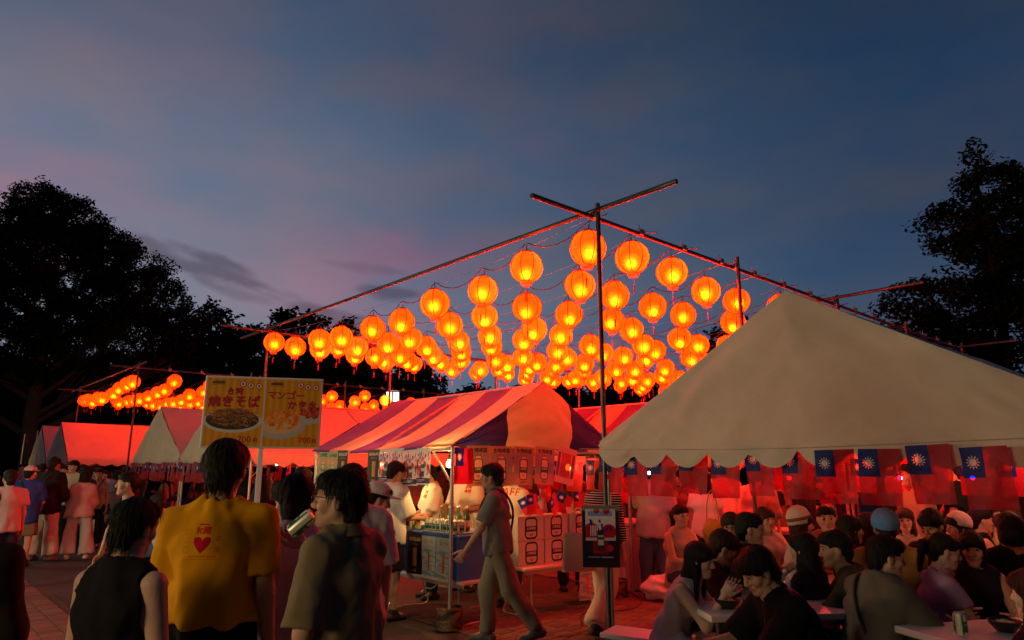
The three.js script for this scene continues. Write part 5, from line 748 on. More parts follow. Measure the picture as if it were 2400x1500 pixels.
person({ at: spot(706, 3.45), face: LEFT - 0.45, H: 1.6, fem: true, label: 'person in a lilac T-shirt with dark bob standing behind the drinker', skin: SKIN[2], sd: 2, top: { c: [0.52, 0.4, 0.5], g: 0.03, sleeve: 0.95, hem: 0.12 }, bottom: { type: 'skirt', c: [0.4, 0.36, 0.38], len: 0.7 }, shoes: black, hair: 'bob', head: [0.1, 0.2, 0], armL: [[0.14, -1, 0.1], [0.0, -1, 0.28]] });
person({ at: spot(826, 4.2), face: AWAY + 0.5, H: 1.65, label: 'dark haired person in a pale T-shirt with black side stripe beside the drinker', sd: 5, top: { c: [0.6, 0.48, 0.46], g: 0.03, sleeve: 0.9, hem: 0.14 }, bottom: pants([0.4, 0.36, 0.36], { wide: 0.02 }), shoes: black, hair: 'fringe', head: [0.2, 0.1, 0] });
person({ at: spot(866, 4.9), face: RIGHT + 0.4, H: 1.53, fem: true, label: 'person in a white peaked cap looking at the stall counter', sd: 6, top: { c: [0.55, 0.45, 0.5], g: 0.026, sleeve: 0.9 }, bottom: pants(navy), shoes: black, hair: 'bun', hat: 'cap', hatC: [0.6, 0.57, 0.55], head: [0, 0.25, 0] });
person({ at: spot(-75, 2.8), face: AWAY + 0.3, H: 1.58, fem: true, label: 'person in dark clothes at the edge of the lane by the brick paving', top: { c: [0.02, 0.015, 0.016], g: 0.03, sleeve: 1.4 }, bottom: { type: 'skirt', c: [0.05, 0.015, 0.015], len: 0.6 }, shoes: black, hair: 'long' });
// --- around the beer stall ---
person({ at: spot(915, 7.95), face: AWAY - 0.75, H: 1.7, label: 'customer in white T-shirt and black shorts at the tub', sd: 4, skin: SKIN[1], top: { c: white, g: 0.034, sleeve: 0.95, hem: 0.12 }, bottom: { type: 'shorts', c: black, g: 0.03, len: 0.95 }, shoes: black, hair: 'short', head: [0, 0.3, 0], armR: [[0.1, -0.9, 0.3], [-0.2, -0.1, 1]], armL: [[0.1, -0.9, 0.3], [-0.2, -0.1, 1]] });
person({ at: at(0.3, 3.1), face: D(-68), H: 1.66, label: 'stall worker in a white T-shirt with red lettering behind the tub', sd: 1, top: { c: white, print: { tex: staffFront, side: 'front' }, g: 0.03, sleeve: 0.9, hem: 0.12 }, bottom: pants(black), shoes: black, hair: 'fringe', head: [-0.1, 0.4, 0], armL: [[0.12, -0.95, 0.25], [-0.5, -0.15, 0.9]], armR: [[0.12, -0.95, 0.25], [-0.45, -0.1, 0.9]] });
person({ at: at(0.62, 1.98), face: D(150), H: 1.64, label: 'stall worker in cap with red lettering on the back of the white T-shirt', sd: 8, top: { c: white, print: { tex: staffBack, side: 'back' }, g: 0.03, sleeve: 0.9, hem: 0.12 }, bottom: pants(khaki), shoes: black, hair: 'bun', hat: 'cap', hatC: cream, head: [-0.3, 0.3, 0], lean: [0, 0.12], armL: [[0.12, -0.9, 0.35], [-0.2, -0.5, 0.9]], armR: [[0.12, -0.9, 0.35], [-0.2, -0.5, 0.9]] });
person({ at: spot(1168, 6.85), face: LEFT - 0.1, H: 1.69, label: 'person in a grey polo shirt striding past the tub', sd: 9, skin: SKIN[3], strap: 1, top: { c: [0.16, 0.15, 0.145], collar: true, g: 0.022, sleeve: 0.8, hem: 0.08 }, bottom: pants([0.17, 0.14, 0.1], { g: 0.018 }), shoes: [0.05, 0.04, 0.04], hair: 'fringe', lean: [0, 0.06], legL: [[0.04, -1, -0.34], [0, -0.8, -0.6]], legR: [[0.04, -1, 0.26], [0, -1, 0.02]], armL: [[0.12, -1, 0.42], [0.02, -0.85, 0.6]], armR: [[0.14, -1, -0.3], [0.02, -1, 0.05]] });
const tote = person({ at: [0.93, 0, -7.25], face: RIGHT + 0.75, H: 1.66, label: 'person in a striped navy top and cream trousers behind the placard', sd: 12, fem: true, top: { c: navy, print: { tex: tex((x) => { x.fillStyle = '#14162a'; x.fillRect(0, 0, 512, 512); x.fillStyle = '#c9c0ba'; for (let k = 0; k < 30; k++) x.fillRect(0, 120 + k * 12, 512, 4); }), side: 'back' }, g: 0.024, sleeve: 1.5, hem: 0.05 }, bottom: pants([0.66, 0.55, 0.4], { wide: 0.045, g: 0.022 }), shoes: [0.03, 0.025, 0.025], hair: 'bob', legL: [[0.05, -1, 0.3], [0, -1, -0.1]], legR: [[0.03, -1, -0.16], [0, -0.85, -0.5]], armL: [[0.2, -1, 0.05], [0.05, -1, 0.25]] });
person({ at: at(1.0, 3.25), face: D(-30), H: 1.72, label: 'capped stall worker in a white T-shirt beside the brown cartons', sd: 15, top: { c: white, print: { tex: staffFront, side: 'front' }, g: 0.03, sleeve: 0.9, hem: 0.12 }, bottom: pants(black), shoes: black, hair: 'short', hat: 'cap', hatC: [0.5, 0.45, 0.36], head: [0, 0.25, 0], armL: [[0.12, -0.95, 0.25], [-0.5, -0.15, 0.9]], armR: [[0.12, -0.95, 0.25], [-0.45, -0.1, 0.9]] });
// --- along the lane on the left ---
person({ at: spot(56, 11.9), face: AWAY + 0.5, H: 1.66, label: 'person in a blue shirt and white cap beside the brick paving', wide: 1.12, top: { c: [0.02, 0.07, 0.32], g: 0.034, sleeve: 0.9, hem: 0.2 }, bottom: { type: 'shorts', c: khaki, len: 0.95, g: 0.03 }, shoes: black, hair: 'short', hat: 'cap', hatC: [0.6, 0.56, 0.52], head: [-0.6, 0, 0], armL: [[0.2, -0.9, 0.3], [-0.3, -0.2, 0.9]], armR: [[0.2, -0.9, 0.2], [-0.1, -0.4, 0.9]], strap: 1 });
person({ at: spot(108, 12.7), face: AWAY - 0.15, H: 1.83, label: 'tall person in a dark overshirt and loose cream trousers seen from behind', wide: 1.08, top: { c: [0.022, 0.022, 0.024], g: 0.036, sleeve: 1.45, hem: 0.16 }, bottom: pants([0.62, 0.5, 0.38], { wide: 0.03, g: 0.028 }), shoes: [0.2, 0.16, 0.15], hair: 'fringe', legL: [[0.14, -1, 0], [0.04, -1, 0]], legR: [[0.12, -1, 0], [0.1, -1, 0]], armR: [[0.2, -1, 0.1], [0, -0.6, 0.7]], strap: -1 });
person({ at: spot(188, 12.9), face: AWAY + 0.45, H: 1.58, fem: true, label: 'person in a pink blouse and wide pale trousers with black bob', top: { c: [0.55, 0.3, 0.27], g: 0.036, sleeve: 1.5, hem: 0.12, flare: 0.03 }, bottom: pants([0.5, 0.4, 0.36], { wide: 0.06, g: 0.026 }), shoes: cream, hair: 'bob', legL: [[0.1, -1, 0.1], [0, -1, -0.1]], legR: [[0.16, -1, -0.12], [0.1, -1, -0.12]], armR: [[0.14, -0.9, 0.2], [-0.1, -0.1, 1]], armL: [[0.14, -0.9, 0.2], [-0.1, -0.1, 1]] });
const bagger = person({ at: spot(303, 6.8), face: -0.55, H: 1.6, fem: true, label: 'person in a black T-shirt looking aside and holding a pale paper bag', skin: SKIN[0], top: { c: [0.02, 0.018, 0.018], g: 0.016, sleeve: 0.6, neck: 0.075 }, bottom: pants(black), shoes: black, hair: 'pony', head: [-0.5, -0.06, 0], armR: [[0.45, -1, 0.05], [0.25, -1, 0.16]], curlR: 1.0, armL: [[0.2, -1, -0.05], [0, -1, 0.1]] });
person({ at: spot(162, 14.8), face: -0.2, H: 1.78, label: 'tall person in a beige shirt and dark cap behind the tall overshirt wearer', top: { c: [0.4, 0.34, 0.26], g: 0.03 }, bottom: pants(black), shoes: black, hair: 'short', hat: 'cap', hatC: black });
person({ at: spot(196, 14.1), face: -0.5, H: 1.66, label: 'person in a dark olive T-shirt facing the pink blouse', top: { c: [0.06, 0.055, 0.03], g: 0.03 }, bottom: pants(black), shoes: black, hair: 'fringe' });
person({ at: spot(222, 14.6), face: 0.4, H: 1.62, fem: true, label: 'person in a sand coloured vest with a shoulder bag by the pink blouse', top: { c: [0.42, 0.36, 0.28], sleeve: 0 }, bottom: pants(black), shoes: black, hair: 'pony', strap: 1 });
person({ at: spot(14, 9.6), face: AWAY + 0.9, H: 1.6, label: 'person in a pale grey T-shirt at the lane edge beyond the dark clothes', top: { c: [0.4, 0.36, 0.36], g: 0.03 }, bottom: pants(navy), shoes: black, hair: 'short' });
person({ at: spot(84, 15.5), face: AWAY, H: 1.72, label: 'person in a maroon top beyond the blue shirt', top: { c: [0.12, 0.02, 0.02], g: 0.03 }, bottom: pants(black), shoes: black, hair: 'fringe' });
person({ at: spot(398, 9.6), face: LEFT - 0.2, H: 1.64, seat: 0.45, ...SITL, lean: [0, 0.25], label: 'seated person in a grey polo and jeans reaching over the table', top: { c: [0.42, 0.38, 0.36], g: 0.026, sleeve: 0.85 }, bottom: pants(jean), shoes: black, hair: 'short', head: [0, 0.2, 0], armL: [[0.1, -0.5, 0.9], [-0.1, -0.15, 1]], armR: [[0.1, -0.5, 0.9], [-0.1, -0.15, 1]] });
person({ at: spot(655, 8.6), face: AWAY - 0.9, H: 1.68, label: 'person in a white shirt and dark backpack bending near the menu pole', lean: [0, 0.35], top: { c: white, g: 0.03, sleeve: 0.9 }, bottom: pants(black), shoes: black, hair: 'short', strap: 1, head: [0, 0.4, 0] });
person({ at: spot(610, 6.9), face: AWAY, H: 1.56, fem: true, label: 'person with long black hair and dark clothes beside the yellow T-shirt', top: { c: black, g: 0.02 }, bottom: pants(black), shoes: black, hair: 'long' });
// --- diners, seated ---
const eat = { armL: [[0.16, -0.8, 0.5], [-0.35, 0.0, 1]], armR: [[0.16, -0.8, 0.5], [-0.35, 0.05, 1]], curlL: 0.6, curlR: 0.75 };
const stoolTop = lathe([[0, 0.42], [0.15, 0.42], [0.165, 0.412], [0.165, 0.396], [0.15, 0.39], [0, 0.39]], 24), stoolLegs = [0, 1, 2, 3].map((k) => rod([Math.cos(k * 1.571 + 0.78) * 0.17, 0.008, Math.sin(k * 1.571 + 0.78) * 0.17], [Math.cos(k * 1.571 + 0.78) * 0.12, 0.395, Math.sin(k * 1.571 + 0.78) * 0.12], 0.012));
const stoolTopM = std([0.5, 0.47, 0.42], 0.6);
function sit(px, depth, o) {
  const full = { H: 1.68, seat: depth < 5.45 ? 0.35 : 0.42, ...SITL, ...eat, ...o }, hd = rotY(skeleton(full).hc, o.face), hp = spot(px, depth, 0, 1300), at0 = [hp[0] - hd[0], 0, hp[2] - hd[2]], r = person({ at: at0, seat: depth < 5.45 ? 0.35 : 0.42, ...SITL, ...eat, ...o });
  const S = thing('round_stool', 'stool under the ' + o.label.replace('person', 'diner').split(' ').slice(0, 11).join(' '), 'stool', [at0[0], 0.012, at0[2]], rnd(6)); if (depth < 5.45) S.scale.y = 0.8; obj('seat', stoolTop, stoolTopM, S); for (const l of stoolLegs) obj('leg', l, steel, S);
  return r;
}
const phoner = sit(1640, 4.9, { face: 1.0, H: 1.58, fem: true, label: 'person in a pale slip dress holding up a phone', skin: SKIN[2], lean: [0, 0.22], hunch: 0.22, head: [0, 0.12, 0], top: { c: [0.5, 0.4, 0.38], sleeve: 0, g: 0.012, hem: 0.02 }, bottom: { type: 'skirt', c: [0.46, 0.4, 0.44], len: 0.8 }, shoes: cream, hair: 'long', armL: [[0.1, -0.75, 0.6], [-0.2, 0.85, 0.4]], armR: [[0.05, -0.75, 0.6], [-0.2, 0.8, 0.45]], curlL: 0.8 });
const chops = sit(1697, 5.4, { face: RIGHT - 0.1, H: 1.66, label: 'person in dark clothes bent over a bowl with chopsticks', lean: [0, 0.3], hunch: 0.15, head: [0, 0.35, 0], top: { c: [0.07, 0.02, 0.018], g: 0.022 }, bottom: pants(black), shoes: black, hair: 'fringe', hairC: [0.03, 0.01, 0.008] });
const reader = sit(1772, 4.15, { face: LEFT + 0.1, H: 1.72, label: 'person in a black T-shirt and khaki shorts bent over a phone at the near table', skin: SKIN[0], lean: [0, 0.26], hunch: 0.28, head: [0.15, 0.5, 0], top: { c: black, print: { tex: darkTee, side: 'back' }, g: 0.034, sleeve: 0.95, hem: 0.06 }, bottom: { type: 'shorts', c: [0.2, 0.14, 0.06], g: 0.03, len: 0.8 }, shoes: black, hair: 'fringe', armL: [[0.12, -0.75, 0.65], [-0.3, -0.15, 1]], armR: [[0.12, -0.75, 0.65], [-0.35, -0.05, 1]] });
sit(1718, 5.9, { face: -0.4, H: 1.62, fem: true, label: 'person with round glasses and long dark hair resting a hand on the cheek', glasses: true, top: { c: black, g: 0.02 }, bottom: pants(black), shoes: black, hair: 'long', hairC: BROWN, armL: [[0.1, -0.7, 0.6], [-0.15, 0.95, 0.2]], armR: [[0.16, -0.8, 0.5], [-0.35, 0.05, 1]] });
const sipper = sit(1764, 5.5, { face: RIGHT - 0.35, H: 1.66, label: 'person in dark clothes drinking from a yellow can', skin: SKIN[0], top: { c: [0.02, 0.018, 0.016], g: 0.022, sleeve: 0.7 }, bottom: pants(black), shoes: black, hair: 'short', armL: [[0.3, -0.45, 0.75], [-0.45, 0.55, 0.75]], curlL: 0.85, palmL: [-0.6, 0, 0.4] });
sit(1885, 6.3, { face: RIGHT - 0.3, H: 1.6, fem: true, label: 'smiling person in a patterned knit hat and grey T-shirt', skin: SKIN[2], hat: 'knit', hatC: [0.62, 0.5, 0.42], hair: 'bob', hairC: BROWN, top: { c: [0.45, 0.42, 0.38], g: 0.024 }, bottom: pants(jean), shoes: black, head: [0.1, -0.02, 0] });
sit(1883, 5.2, { face: AWAY + 0.8, H: 1.56, fem: true, label: 'person with long black hair and black top seen from behind between two diners', top: { c: black, g: 0.02, sleeve: 1.3 }, bottom: pants(black), shoes: black, hair: 'long' });
sit(1958, 5.0, { face: AWAY + 1.15, H: 1.7, wide: 1.08, label: 'person in an olive T-shirt seen from behind leaning on the table', skin: SKIN[1], lean: [0, 0.22], hunch: 0.15, top: { c: [0.05, 0.055, 0.03], g: 0.03, sleeve: 0.9, hem: 0.08 }, bottom: pants(black), shoes: black, hair: 'short', head: [0.2, 0.1, 0] });
const wrapper = sit(2078, 4.5, { face: 1.8, H: 1.68, label: 'person in a grey green T-shirt with a dark strap unwrapping food', skin: SKIN[0], strap: 1, lean: [0, 0.12], hunch: 0.14, head: [-0.35, 0.12, 0], top: { c: [0.115, 0.105, 0.08], g: 0.036, sleeve: 0.98, hem: 0.1, amp: 0.016 }, bottom: pants(black), shoes: black, hair: 'short' });
sit(2082, 5.5, { face: AWAY - 0.3, H: 1.68, label: 'person in a blue beanie and mustard jacket seen from behind', hat: 'beanie', hatC: [0.1, 0.25, 0.55], hair: 'short', top: { c: [0.3, 0.23, 0.07], g: 0.03, sleeve: 1.7, hem: 0.1 }, bottom: pants(black), shoes: black });
sit(2216, 4.9, { face: RIGHT - 0.2, H: 1.62, fem: true, label: 'person in a lilac T-shirt with tied back hair facing the neighbour', skin: SKIN[2], lean: [0, 0.1], top: { c: [0.34, 0.22, 0.34], g: 0.014, sleeve: 0.55, hem: 0.06 }, bottom: pants(black), shoes: black, hair: 'pony', head: [-0.1, 0.22, 0], armR: [[0.14, -0.85, 0.4], [-0.35, -0.2, 1]], armL: [[0.14, -0.85, 0.4], [-0.35, -0.2, 1]] });
sit(2280, 5.1, { face: -0.35, H: 1.6, fem: true, label: 'smiling person in a dark vest over a pale shirt', skin: SKIN[2], lean: [0, 0.1], top: { c: [0.02, 0.016, 0.018], g: 0.028, sleeve: 0 }, bottom: pants(black), shoes: black, hair: 'bob', head: [-0.2, 0.05, 0.05], armR: [[0.2, -0.7, 0.55], [-0.1, 0.05, 1]] });
sit(2412, 3.3, { face: AWAY + 0.5, H: 1.6, fem: true, label: 'person with dark red long hair at the end of the near table', top: { c: [0.018, 0.01, 0.01], g: 0.03, sleeve: 1.4 }, bottom: pants(black), shoes: black, hair: 'long', hairC: [0.045, 0.012, 0.01] });
sit(2000, 5.9, { face: RIGHT, H: 1.58, fem: true, label: 'person with straight dark hair beside the beanie clapping hands', top: { c: [0.05, 0.02, 0.02], sleeve: 0 }, bottom: pants(black), shoes: black, hair: 'long', armL: [[0.1, -0.7, 0.6], [-0.4, 0.7, 0.5]], armR: [[0.1, -0.7, 0.6], [-0.4, 0.7, 0.5]] });
sit(2045, 6.2, { face: RIGHT + 0.3, H: 1.58, fem: true, label: 'person in dark clothes with wavy hair behind the olive T-shirt', top: { c: black }, bottom: pants(black), shoes: black, hair: 'bob', hairC: BROWN });
sit(2192, 5.9, { face: LEFT + 0.5, H: 1.66, label: 'person with a rounded dark fringe looking down at a cup', top: { c: [0.04, 0.03, 0.03], g: 0.024 }, bottom: pants(black), shoes: black, hair: 'fringe', head: [0, 0.35, 0] });
sit(2312, 6.8, { face: RIGHT - 0.3, H: 1.6, fem: true, label: 'person in a black tank top lifting food beside the yellow sheet', skin: SKIN[2], top: { c: black, sleeve: 0 }, bottom: pants(black), shoes: black, hair: 'pony', armL: [[0.15, -0.7, 0.6], [-0.3, 0.8, 0.5]] });
sit(2372, 5.7, { face: AWAY, H: 1.64, label: 'person in a black scoop back top with short black hair seen from behind', top: { c: black, neck: 0.085 }, bottom: pants(black), shoes: black, hair: 'bob' });
sit(2252, 6.2, { face: LEFT, H: 1.56, fem: true, label: 'person in a pale fluffy hat behind the smiling vest wearer', top: { c: cream, sleeve: 1.4 }, bottom: pants(black), shoes: black, hair: 'long', hat: 'beanie', hatC: [0.6, 0.45, 0.42] });
sit(1800, 6.9, { face: 0.3, H: 1.6, fem: true, label: 'laughing person in a white blouse behind the knit hat', skin: SKIN[2], top: { c: [0.5, 0.46, 0.42], g: 0.026 }, bottom: pants(black), shoes: black, hair: 'bob', hairC: BROWN });
sit(1945, 6.6, { face: -0.3, H: 1.66, label: 'person in a rust T-shirt facing the olive T-shirt', skin: SKIN[0], top: { c: [0.28, 0.09, 0.05], g: 0.026 }, bottom: pants(black), shoes: black, hair: 'short' });
sit(2130, 6.9, { face: -0.5, H: 1.58, fem: true, label: 'person in a sand sleeveless top behind the beanie', skin: SKIN[2], top: { c: [0.4, 0.3, 0.22], sleeve: 0 }, bottom: pants(black), shoes: black, hair: 'long', hairC: BROWN });
sit(1600, 7.4, { face: 0.4, H: 1.6, fem: true, label: 'person in a pale pink vest top seated by the wooden crate', skin: SKIN[2], top: { c: [0.5, 0.36, 0.34], sleeve: 0 }, bottom: pants(jean), shoes: black, hair: 'pony' });
// --- standing under and behind the diners tent ---
const stand = (px, d, o) => person({ at: spot(px, d), bottom: pants(black), shoes: black, hair: 'short', ...o });
stand(1532, 9.2, { face: AWAY - 0.5, H: 1.7, wide: 1.06, label: 'person in a loose grey T-shirt and jeans at the white table', top: { c: [0.34, 0.31, 0.29], g: 0.036, sleeve: 0.95, hem: 0.18 }, bottom: pants(jean, { g: 0.02 }), armL: [[0.2, -0.8, 0.5], [-0.1, 0.1, 1]] });
stand(1606, 9.6, { face: AWAY + 0.4, H: 1.62, fem: true, label: 'person in a dark overall dress with cross strap', top: { c: [0.22, 0.12, 0.11], sleeve: 0 }, bottom: { type: 'skirt', c: black, len: 0.8 }, hair: 'bun', strap: 1 });
stand(1655, 9.0, { face: AWAY - 0.2, H: 1.6, fem: true, label: 'person in a white T-shirt with long hair and a green net bag', top: { c: white, g: 0.02 }, bottom: pants(navy, { wide: 0.03 }), hair: 'long' });
stand(1700, 10.2, { face: AWAY, H: 1.72, label: 'person in a pinkish T-shirt behind the green net bag', top: { c: [0.5, 0.34, 0.32], g: 0.03 } });
stand(1338, 9.6, { face: AWAY, H: 1.68, label: 'person in a brown T-shirt with a cross body strap beyond the cartons', top: { c: [0.12, 0.06, 0.035], g: 0.03, sleeve: 0.9 }, strap: 1 });
stand(1640, 11.2, { face: RIGHT, H: 1.7, fem: true, label: 'person in a black and white striped top deep under the tent', top: { c: [0.35, 0.3, 0.3] } });
stand(1885, 8.6, { face: RIGHT - 0.4, H: 1.7, label: 'person in black pointing with an outstretched arm', top: { c: black, g: 0.026, sleeve: 0.8 }, armL: [[0.5, -0.3, 0.9], [0.1, 0.05, 1]] });
stand(1780, 9.4, { face: AWAY - 0.3, H: 1.66, label: 'person in a red lit top behind the inner tent leg', top: { c: [0.4, 0.25, 0.23], sleeve: 1.3 } });
stand(2150, 7.6, { face: LEFT, H: 1.68, label: 'person in tan clothes standing behind the beanie', top: { c: [0.3, 0.2, 0.12], g: 0.03 }, bottom: pants(khaki) });
stand(2258, 8.0, { face: AWAY + 0.6, H: 1.72, label: 'person in a black T-shirt standing before the yellow sheet', top: { c: black, g: 0.03 }, bottom: pants(khaki) });
stand(2106, 8.4, { face: NEAR, H: 1.66, label: 'person in black standing behind the crinkled flag', top: { c: black } });
// --- the crowd further in ---
{
  const poses = [{}, { armL: [[0.12, -0.9, 0.3], [-0.3, 0.1, 1]], armR: [[0.12, -0.9, 0.3], [-0.3, 0.1, 1]] }, { armL: [[0.1, -0.8, 0.5], [-0.2, 0.8, 0.5]] }, { legL: [[0.04, -1, 0.2], [0, -1, 0]], legR: [[0.04, -1, -0.15], [0, -0.9, -0.4]] }];
  const tops = [['white', white], ['black', black], ['grey', grey], ['navy', navy], ['pale pink', [0.5, 0.34, 0.33]], ['olive', [0.08, 0.08, 0.045]], ['red', [0.35, 0.04, 0.03]], ['beige', [0.42, 0.35, 0.26]], ['light blue', [0.22, 0.3, 0.42]], ['brown', [0.13, 0.07, 0.04]]], bots = [['black trousers', pants(black)], ['jeans', pants(jean)], ['khaki trousers', pants(khaki)], ['dark shorts', { type: 'shorts', c: navy, g: 0.025 }], ['cream trousers', pants(cream, { wide: 0.03 })]];
  const hairs = [['short hair', 'short', 0], ['a fringe', 'fringe', 0], ['a bob', 'bob', 1], ['long hair', 'long', 1], ['a ponytail', 'pony', 1]], seenL = {};
  const zones = [[22, -2.0, -0.7, 12.5, 24, 'on the lane before the far tents', 0], [26, 0.2, 4.4, 7.6, 14.2, 'under the cream peaked tents', 0.45], [14, 2.4, 6.5, 4.8, 8.4, 'behind the striped stall', 0.1], [20, 4.4, 9.4, -3.4, 1.4, 'deep under the diners tents', 0.2], [16, 4.0, 10, 2, 9.5, 'beyond the striped stalls', 0.1], [10, 0.4, 4, 19.5, 26, 'under the far red lit tent', 0.2]];
  for (const [n, s0, s1, t0, t1, words, seated] of zones) for (let k = 0; k < n; k++) {
    let tp = pick(tops), bt = pick(bots), hr = pick(hairs); for (let q = 0; q < 30 && seenL[tp[0] + bt[0] + hr[0] + words]; q++) { tp = pick(tops); bt = pick(bots); hr = pick(hairs); } seenL[tp[0] + bt[0] + hr[0] + words] = 1;
    const p = at(lerp(s0, s1, (Math.floor(k / 2) + rnd(0.1, 0.9)) / (n / 2)), lerp(t0, t1, rnd()), 0.01), st = rnd() < seated;
    person({ at: p, face: rnd(6.28), H: hr[2] ? pick([1.56, 1.62]) : pick([1.68, 1.75]), fem: !!hr[2], res: 1.4, ...poses[st ? 1 : Math.floor(rnd(4))], ...(st ? { seat: 0.44, legL: SITL.legL, legR: SITL.legR, lean: [0, 0.15] } : {}), top: { c: tp[1], g: 0.028, sleeve: 0.85 }, bottom: bt[1], shoes: black, hair: hr[1], label: `${st ? 'seated ' : ''}person with ${hr[0]}, ${tp[0]} top, ${bt[0]} ${words}`, group: 'people ' + words });
  }
}
// ---------- things held in hands and things on tables ----------
{ // can at the drinker's mouth
  const hx = drinker.w(drinker.J.hc), q = new V3(0, 0, 1).applyEuler(new THREE.Euler(0, drinker.G.rotation.y + 0.46, 0)); const h = drinker.hand('R', [0, 0.09, 0.035]); const mouth = hx.clone().add(q.clone().multiplyScalar(0.105)).add(new V3(0, -0.055, 0));
  const dir = mouth.clone().sub(h).normalize(); can([0, 0, 0], 'white beer can with green outline at the drinker lips', null, new THREE.Quaternion().setFromUnitVectors(new V3(0, 1, 0), new V3(q.x * -0.72, 0.62, q.z * -0.72).normalize())).position.copy(mouth.clone().sub(new V3(q.x * -0.72, 0.62, q.z * -0.72).normalize().multiplyScalar(0.117)));
  const s = sipper.hand('L', [0, 0.09, 0.03]); const C = can([s.x, s.y - 0.06, s.z], 'yellow drink can in a diner hand'); C.children[0].material = std([0.75, 0.42, 0.03], 0.3, { metalness: 0.2 }); C.rotation.z = 0.5;
}
function phone(p, q, label) { const P = thing('phone', label, 'phone', [p.x, p.y, p.z]); obj('case', box(0.072, 0.148, 0.009, 0, 0, 0, 0.003), std([0.02, 0.02, 0.022], 0.3), P); obj('glass', box(0.066, 0.14, 0.001, 0, 0, 0.0052), std([0.01, 0.01, 0.012], 0.08), P); P.quaternion.copy(q); P.rotateX(0.4); return P; }
phone(phoner.hand('L', [0.0, 0.1, 0.035]), phoner.handQ('L'), 'phone held up by the slip dress wearer');
phone(reader.hand('L', [0, 0.1, 0.03]), reader.handQ('L'), 'dark phone held by the black T-shirt diner');
{ // paper bag carried by the handle
  const h = bagger.hand('R', [0, 0.09, 0.02]), B = thing('paper_bag', 'pale paper carrier bag hanging from a hand', 'bag', [h.x - 0.03, h.y - 0.36, h.z], -0.4), m = std([0.62, 0.52, 0.44], 0.8, { side: THREE.DoubleSide });
  const w = 0.26, d = 0.11, hh = 0.27; obj('front', sheet(6, 6, (u, k) => [lerp(-w, w, u) / 2 * (1 - 0.06 * k), k * hh, d / 2 * (1 - 0.3 * k) + 0.008 * noise(u * 4, k * 4)]), m, B); obj('back', sheet(6, 6, (u, k) => [lerp(-w, w, u) / 2 * (1 - 0.06 * k), k * hh, -d / 2 * (1 - 0.3 * k) + 0.008 * noise(u * 4, k * 4, 3)]), m, B);
  for (const s of [-1, 1]) obj('side', sheet(4, 6, (u, k) => [s * (w / 2 * (1 - 0.06 * k) - 0.02 * Math.sin(u * 3.14) * k), k * hh, lerp(-d, d, u) / 2 * (1 - 0.3 * k)]), m, B); obj('bottom', box(w, 0.004, d, 0, 0.002, 0), m, B);
  for (const z of [-1, 1]) obj('handle', tube([[-0.06, hh - 0.01, z * d * 0.35], [-0.05, hh + 0.06, z * 0.02], [0.0, hh + 0.09, 0], [0.05, hh + 0.06, z * 0.02], [0.06, hh - 0.01, z * d * 0.35]], 0.003, 16, 5), m, B);
  const T = thing('tote_bag', 'beige cloth bag hanging beside the cream trousers', 'bag', [0.66, 0.62, -7.1], 0.3); obj('sack', sheet(10, 12, (u, k) => { const a = u * 6.2832; return [Math.cos(a) * 0.18 * (1 - 0.15 * k), k * 0.36, Math.sin(a) * 0.055 * (1 - 0.5 * k * k)]; }), std(cream, 0.9, { side: THREE.DoubleSide }), T); obj('base', box(0.34, 0.006, 0.09, 0, 0.003, 0), std(cream, 0.9), T); for (const z of [-0.02, 0.02]) obj('strap', tube([[-0.08, 0.35, z], [-0.05, 0.55, z], [0, 0.6, 0], [0.05, 0.55, z], [0.08, 0.35, z]], 0.008, 18, 5), std(cream, 0.9), T);
  const N = thing('net_bag', 'bright green net bag on the white T-shirt wearer', 'bag', spot(1668, 8.86, 0.82)); const g = new THREE.SphereGeometry(0.15, 24, 18); const p = g.attributes.position; for (let i = 0; i < p.count; i++) { const f = 1 + 0.07 * Math.sin(p.getX(i) * 80) * Math.sin(p.getY(i) * 80); p.setXYZ(i, p.getX(i) * 0.85 * f, p.getY(i) * 1.15 * f, p.getZ(i) * 0.6 * f); } g.computeVertexNormals(); obj('pouch', g, std([0.22, 0.34, 0.02], 0.8), N); obj('strap', tube([[-0.07, 0.12, 0], [-0.05, 0.4, 0.02], [0.0, 0.52, 0.02], [0.06, 0.4, 0], [0.08, 0.12, 0]], 0.008, 20, 5), std([0.22, 0.34, 0.02], 0.8), N);
}
const diningTop = std([0.62, 0.58, 0.52], 0.45);
function longTable(label, x, z, turn, L, W, h = 0.73) { const T = thing('long_table', label, 'table', [x, 0.012, z], turn); obj('top', box(L, 0.04, W, 0, h - 0.02, 0, 0.008), diningTop, T); for (const a of [-1, 1]) for (const b of [-1, 1]) obj('leg', box(0.05, h - 0.04, 0.05, a * (L / 2 - 0.08), (h - 0.04) / 2, b * (W / 2 - 0.06), 0.006), std([0.03, 0.03, 0.03], 0.5), T); obj('crossbar', box(L - 0.2, 0.04, 0.03, 0, 0.3, 0), std([0.03, 0.03, 0.03], 0.5), T); return T; }
longTable('white topped table beside the slip dress wearer', 1.72, -4.85, 0.1, 1.05, 0.6, 0.71);
longTable('white topped table between the lilac T-shirt and the vest', 3.02, -4.15, 0.25, 1.5, 0.6, 0.71);
longTable('white topped table among the diners by the knit hat', 3.1, -6.0, 0.7, 1.6, 0.6);
longTable('white topped table beyond the beanie', 4.6, -6.7, 0.7, 1.6, 0.6);
{ const B = thing('white_bench', 'long white bench on the paving beside the slip dress wearer', 'bench', [1.18, 0.012, -5.15], -0.55); obj('seat', box(1.1, 0.035, 0.3, 0, 0.42, 0, 0.008), diningTop, B); for (const a of [-0.45, 0.45]) obj('leg', box(0.04, 0.4, 0.26, a, 0.2, 0, 0.005), std([0.25, 0.24, 0.22], 0.5), B); }
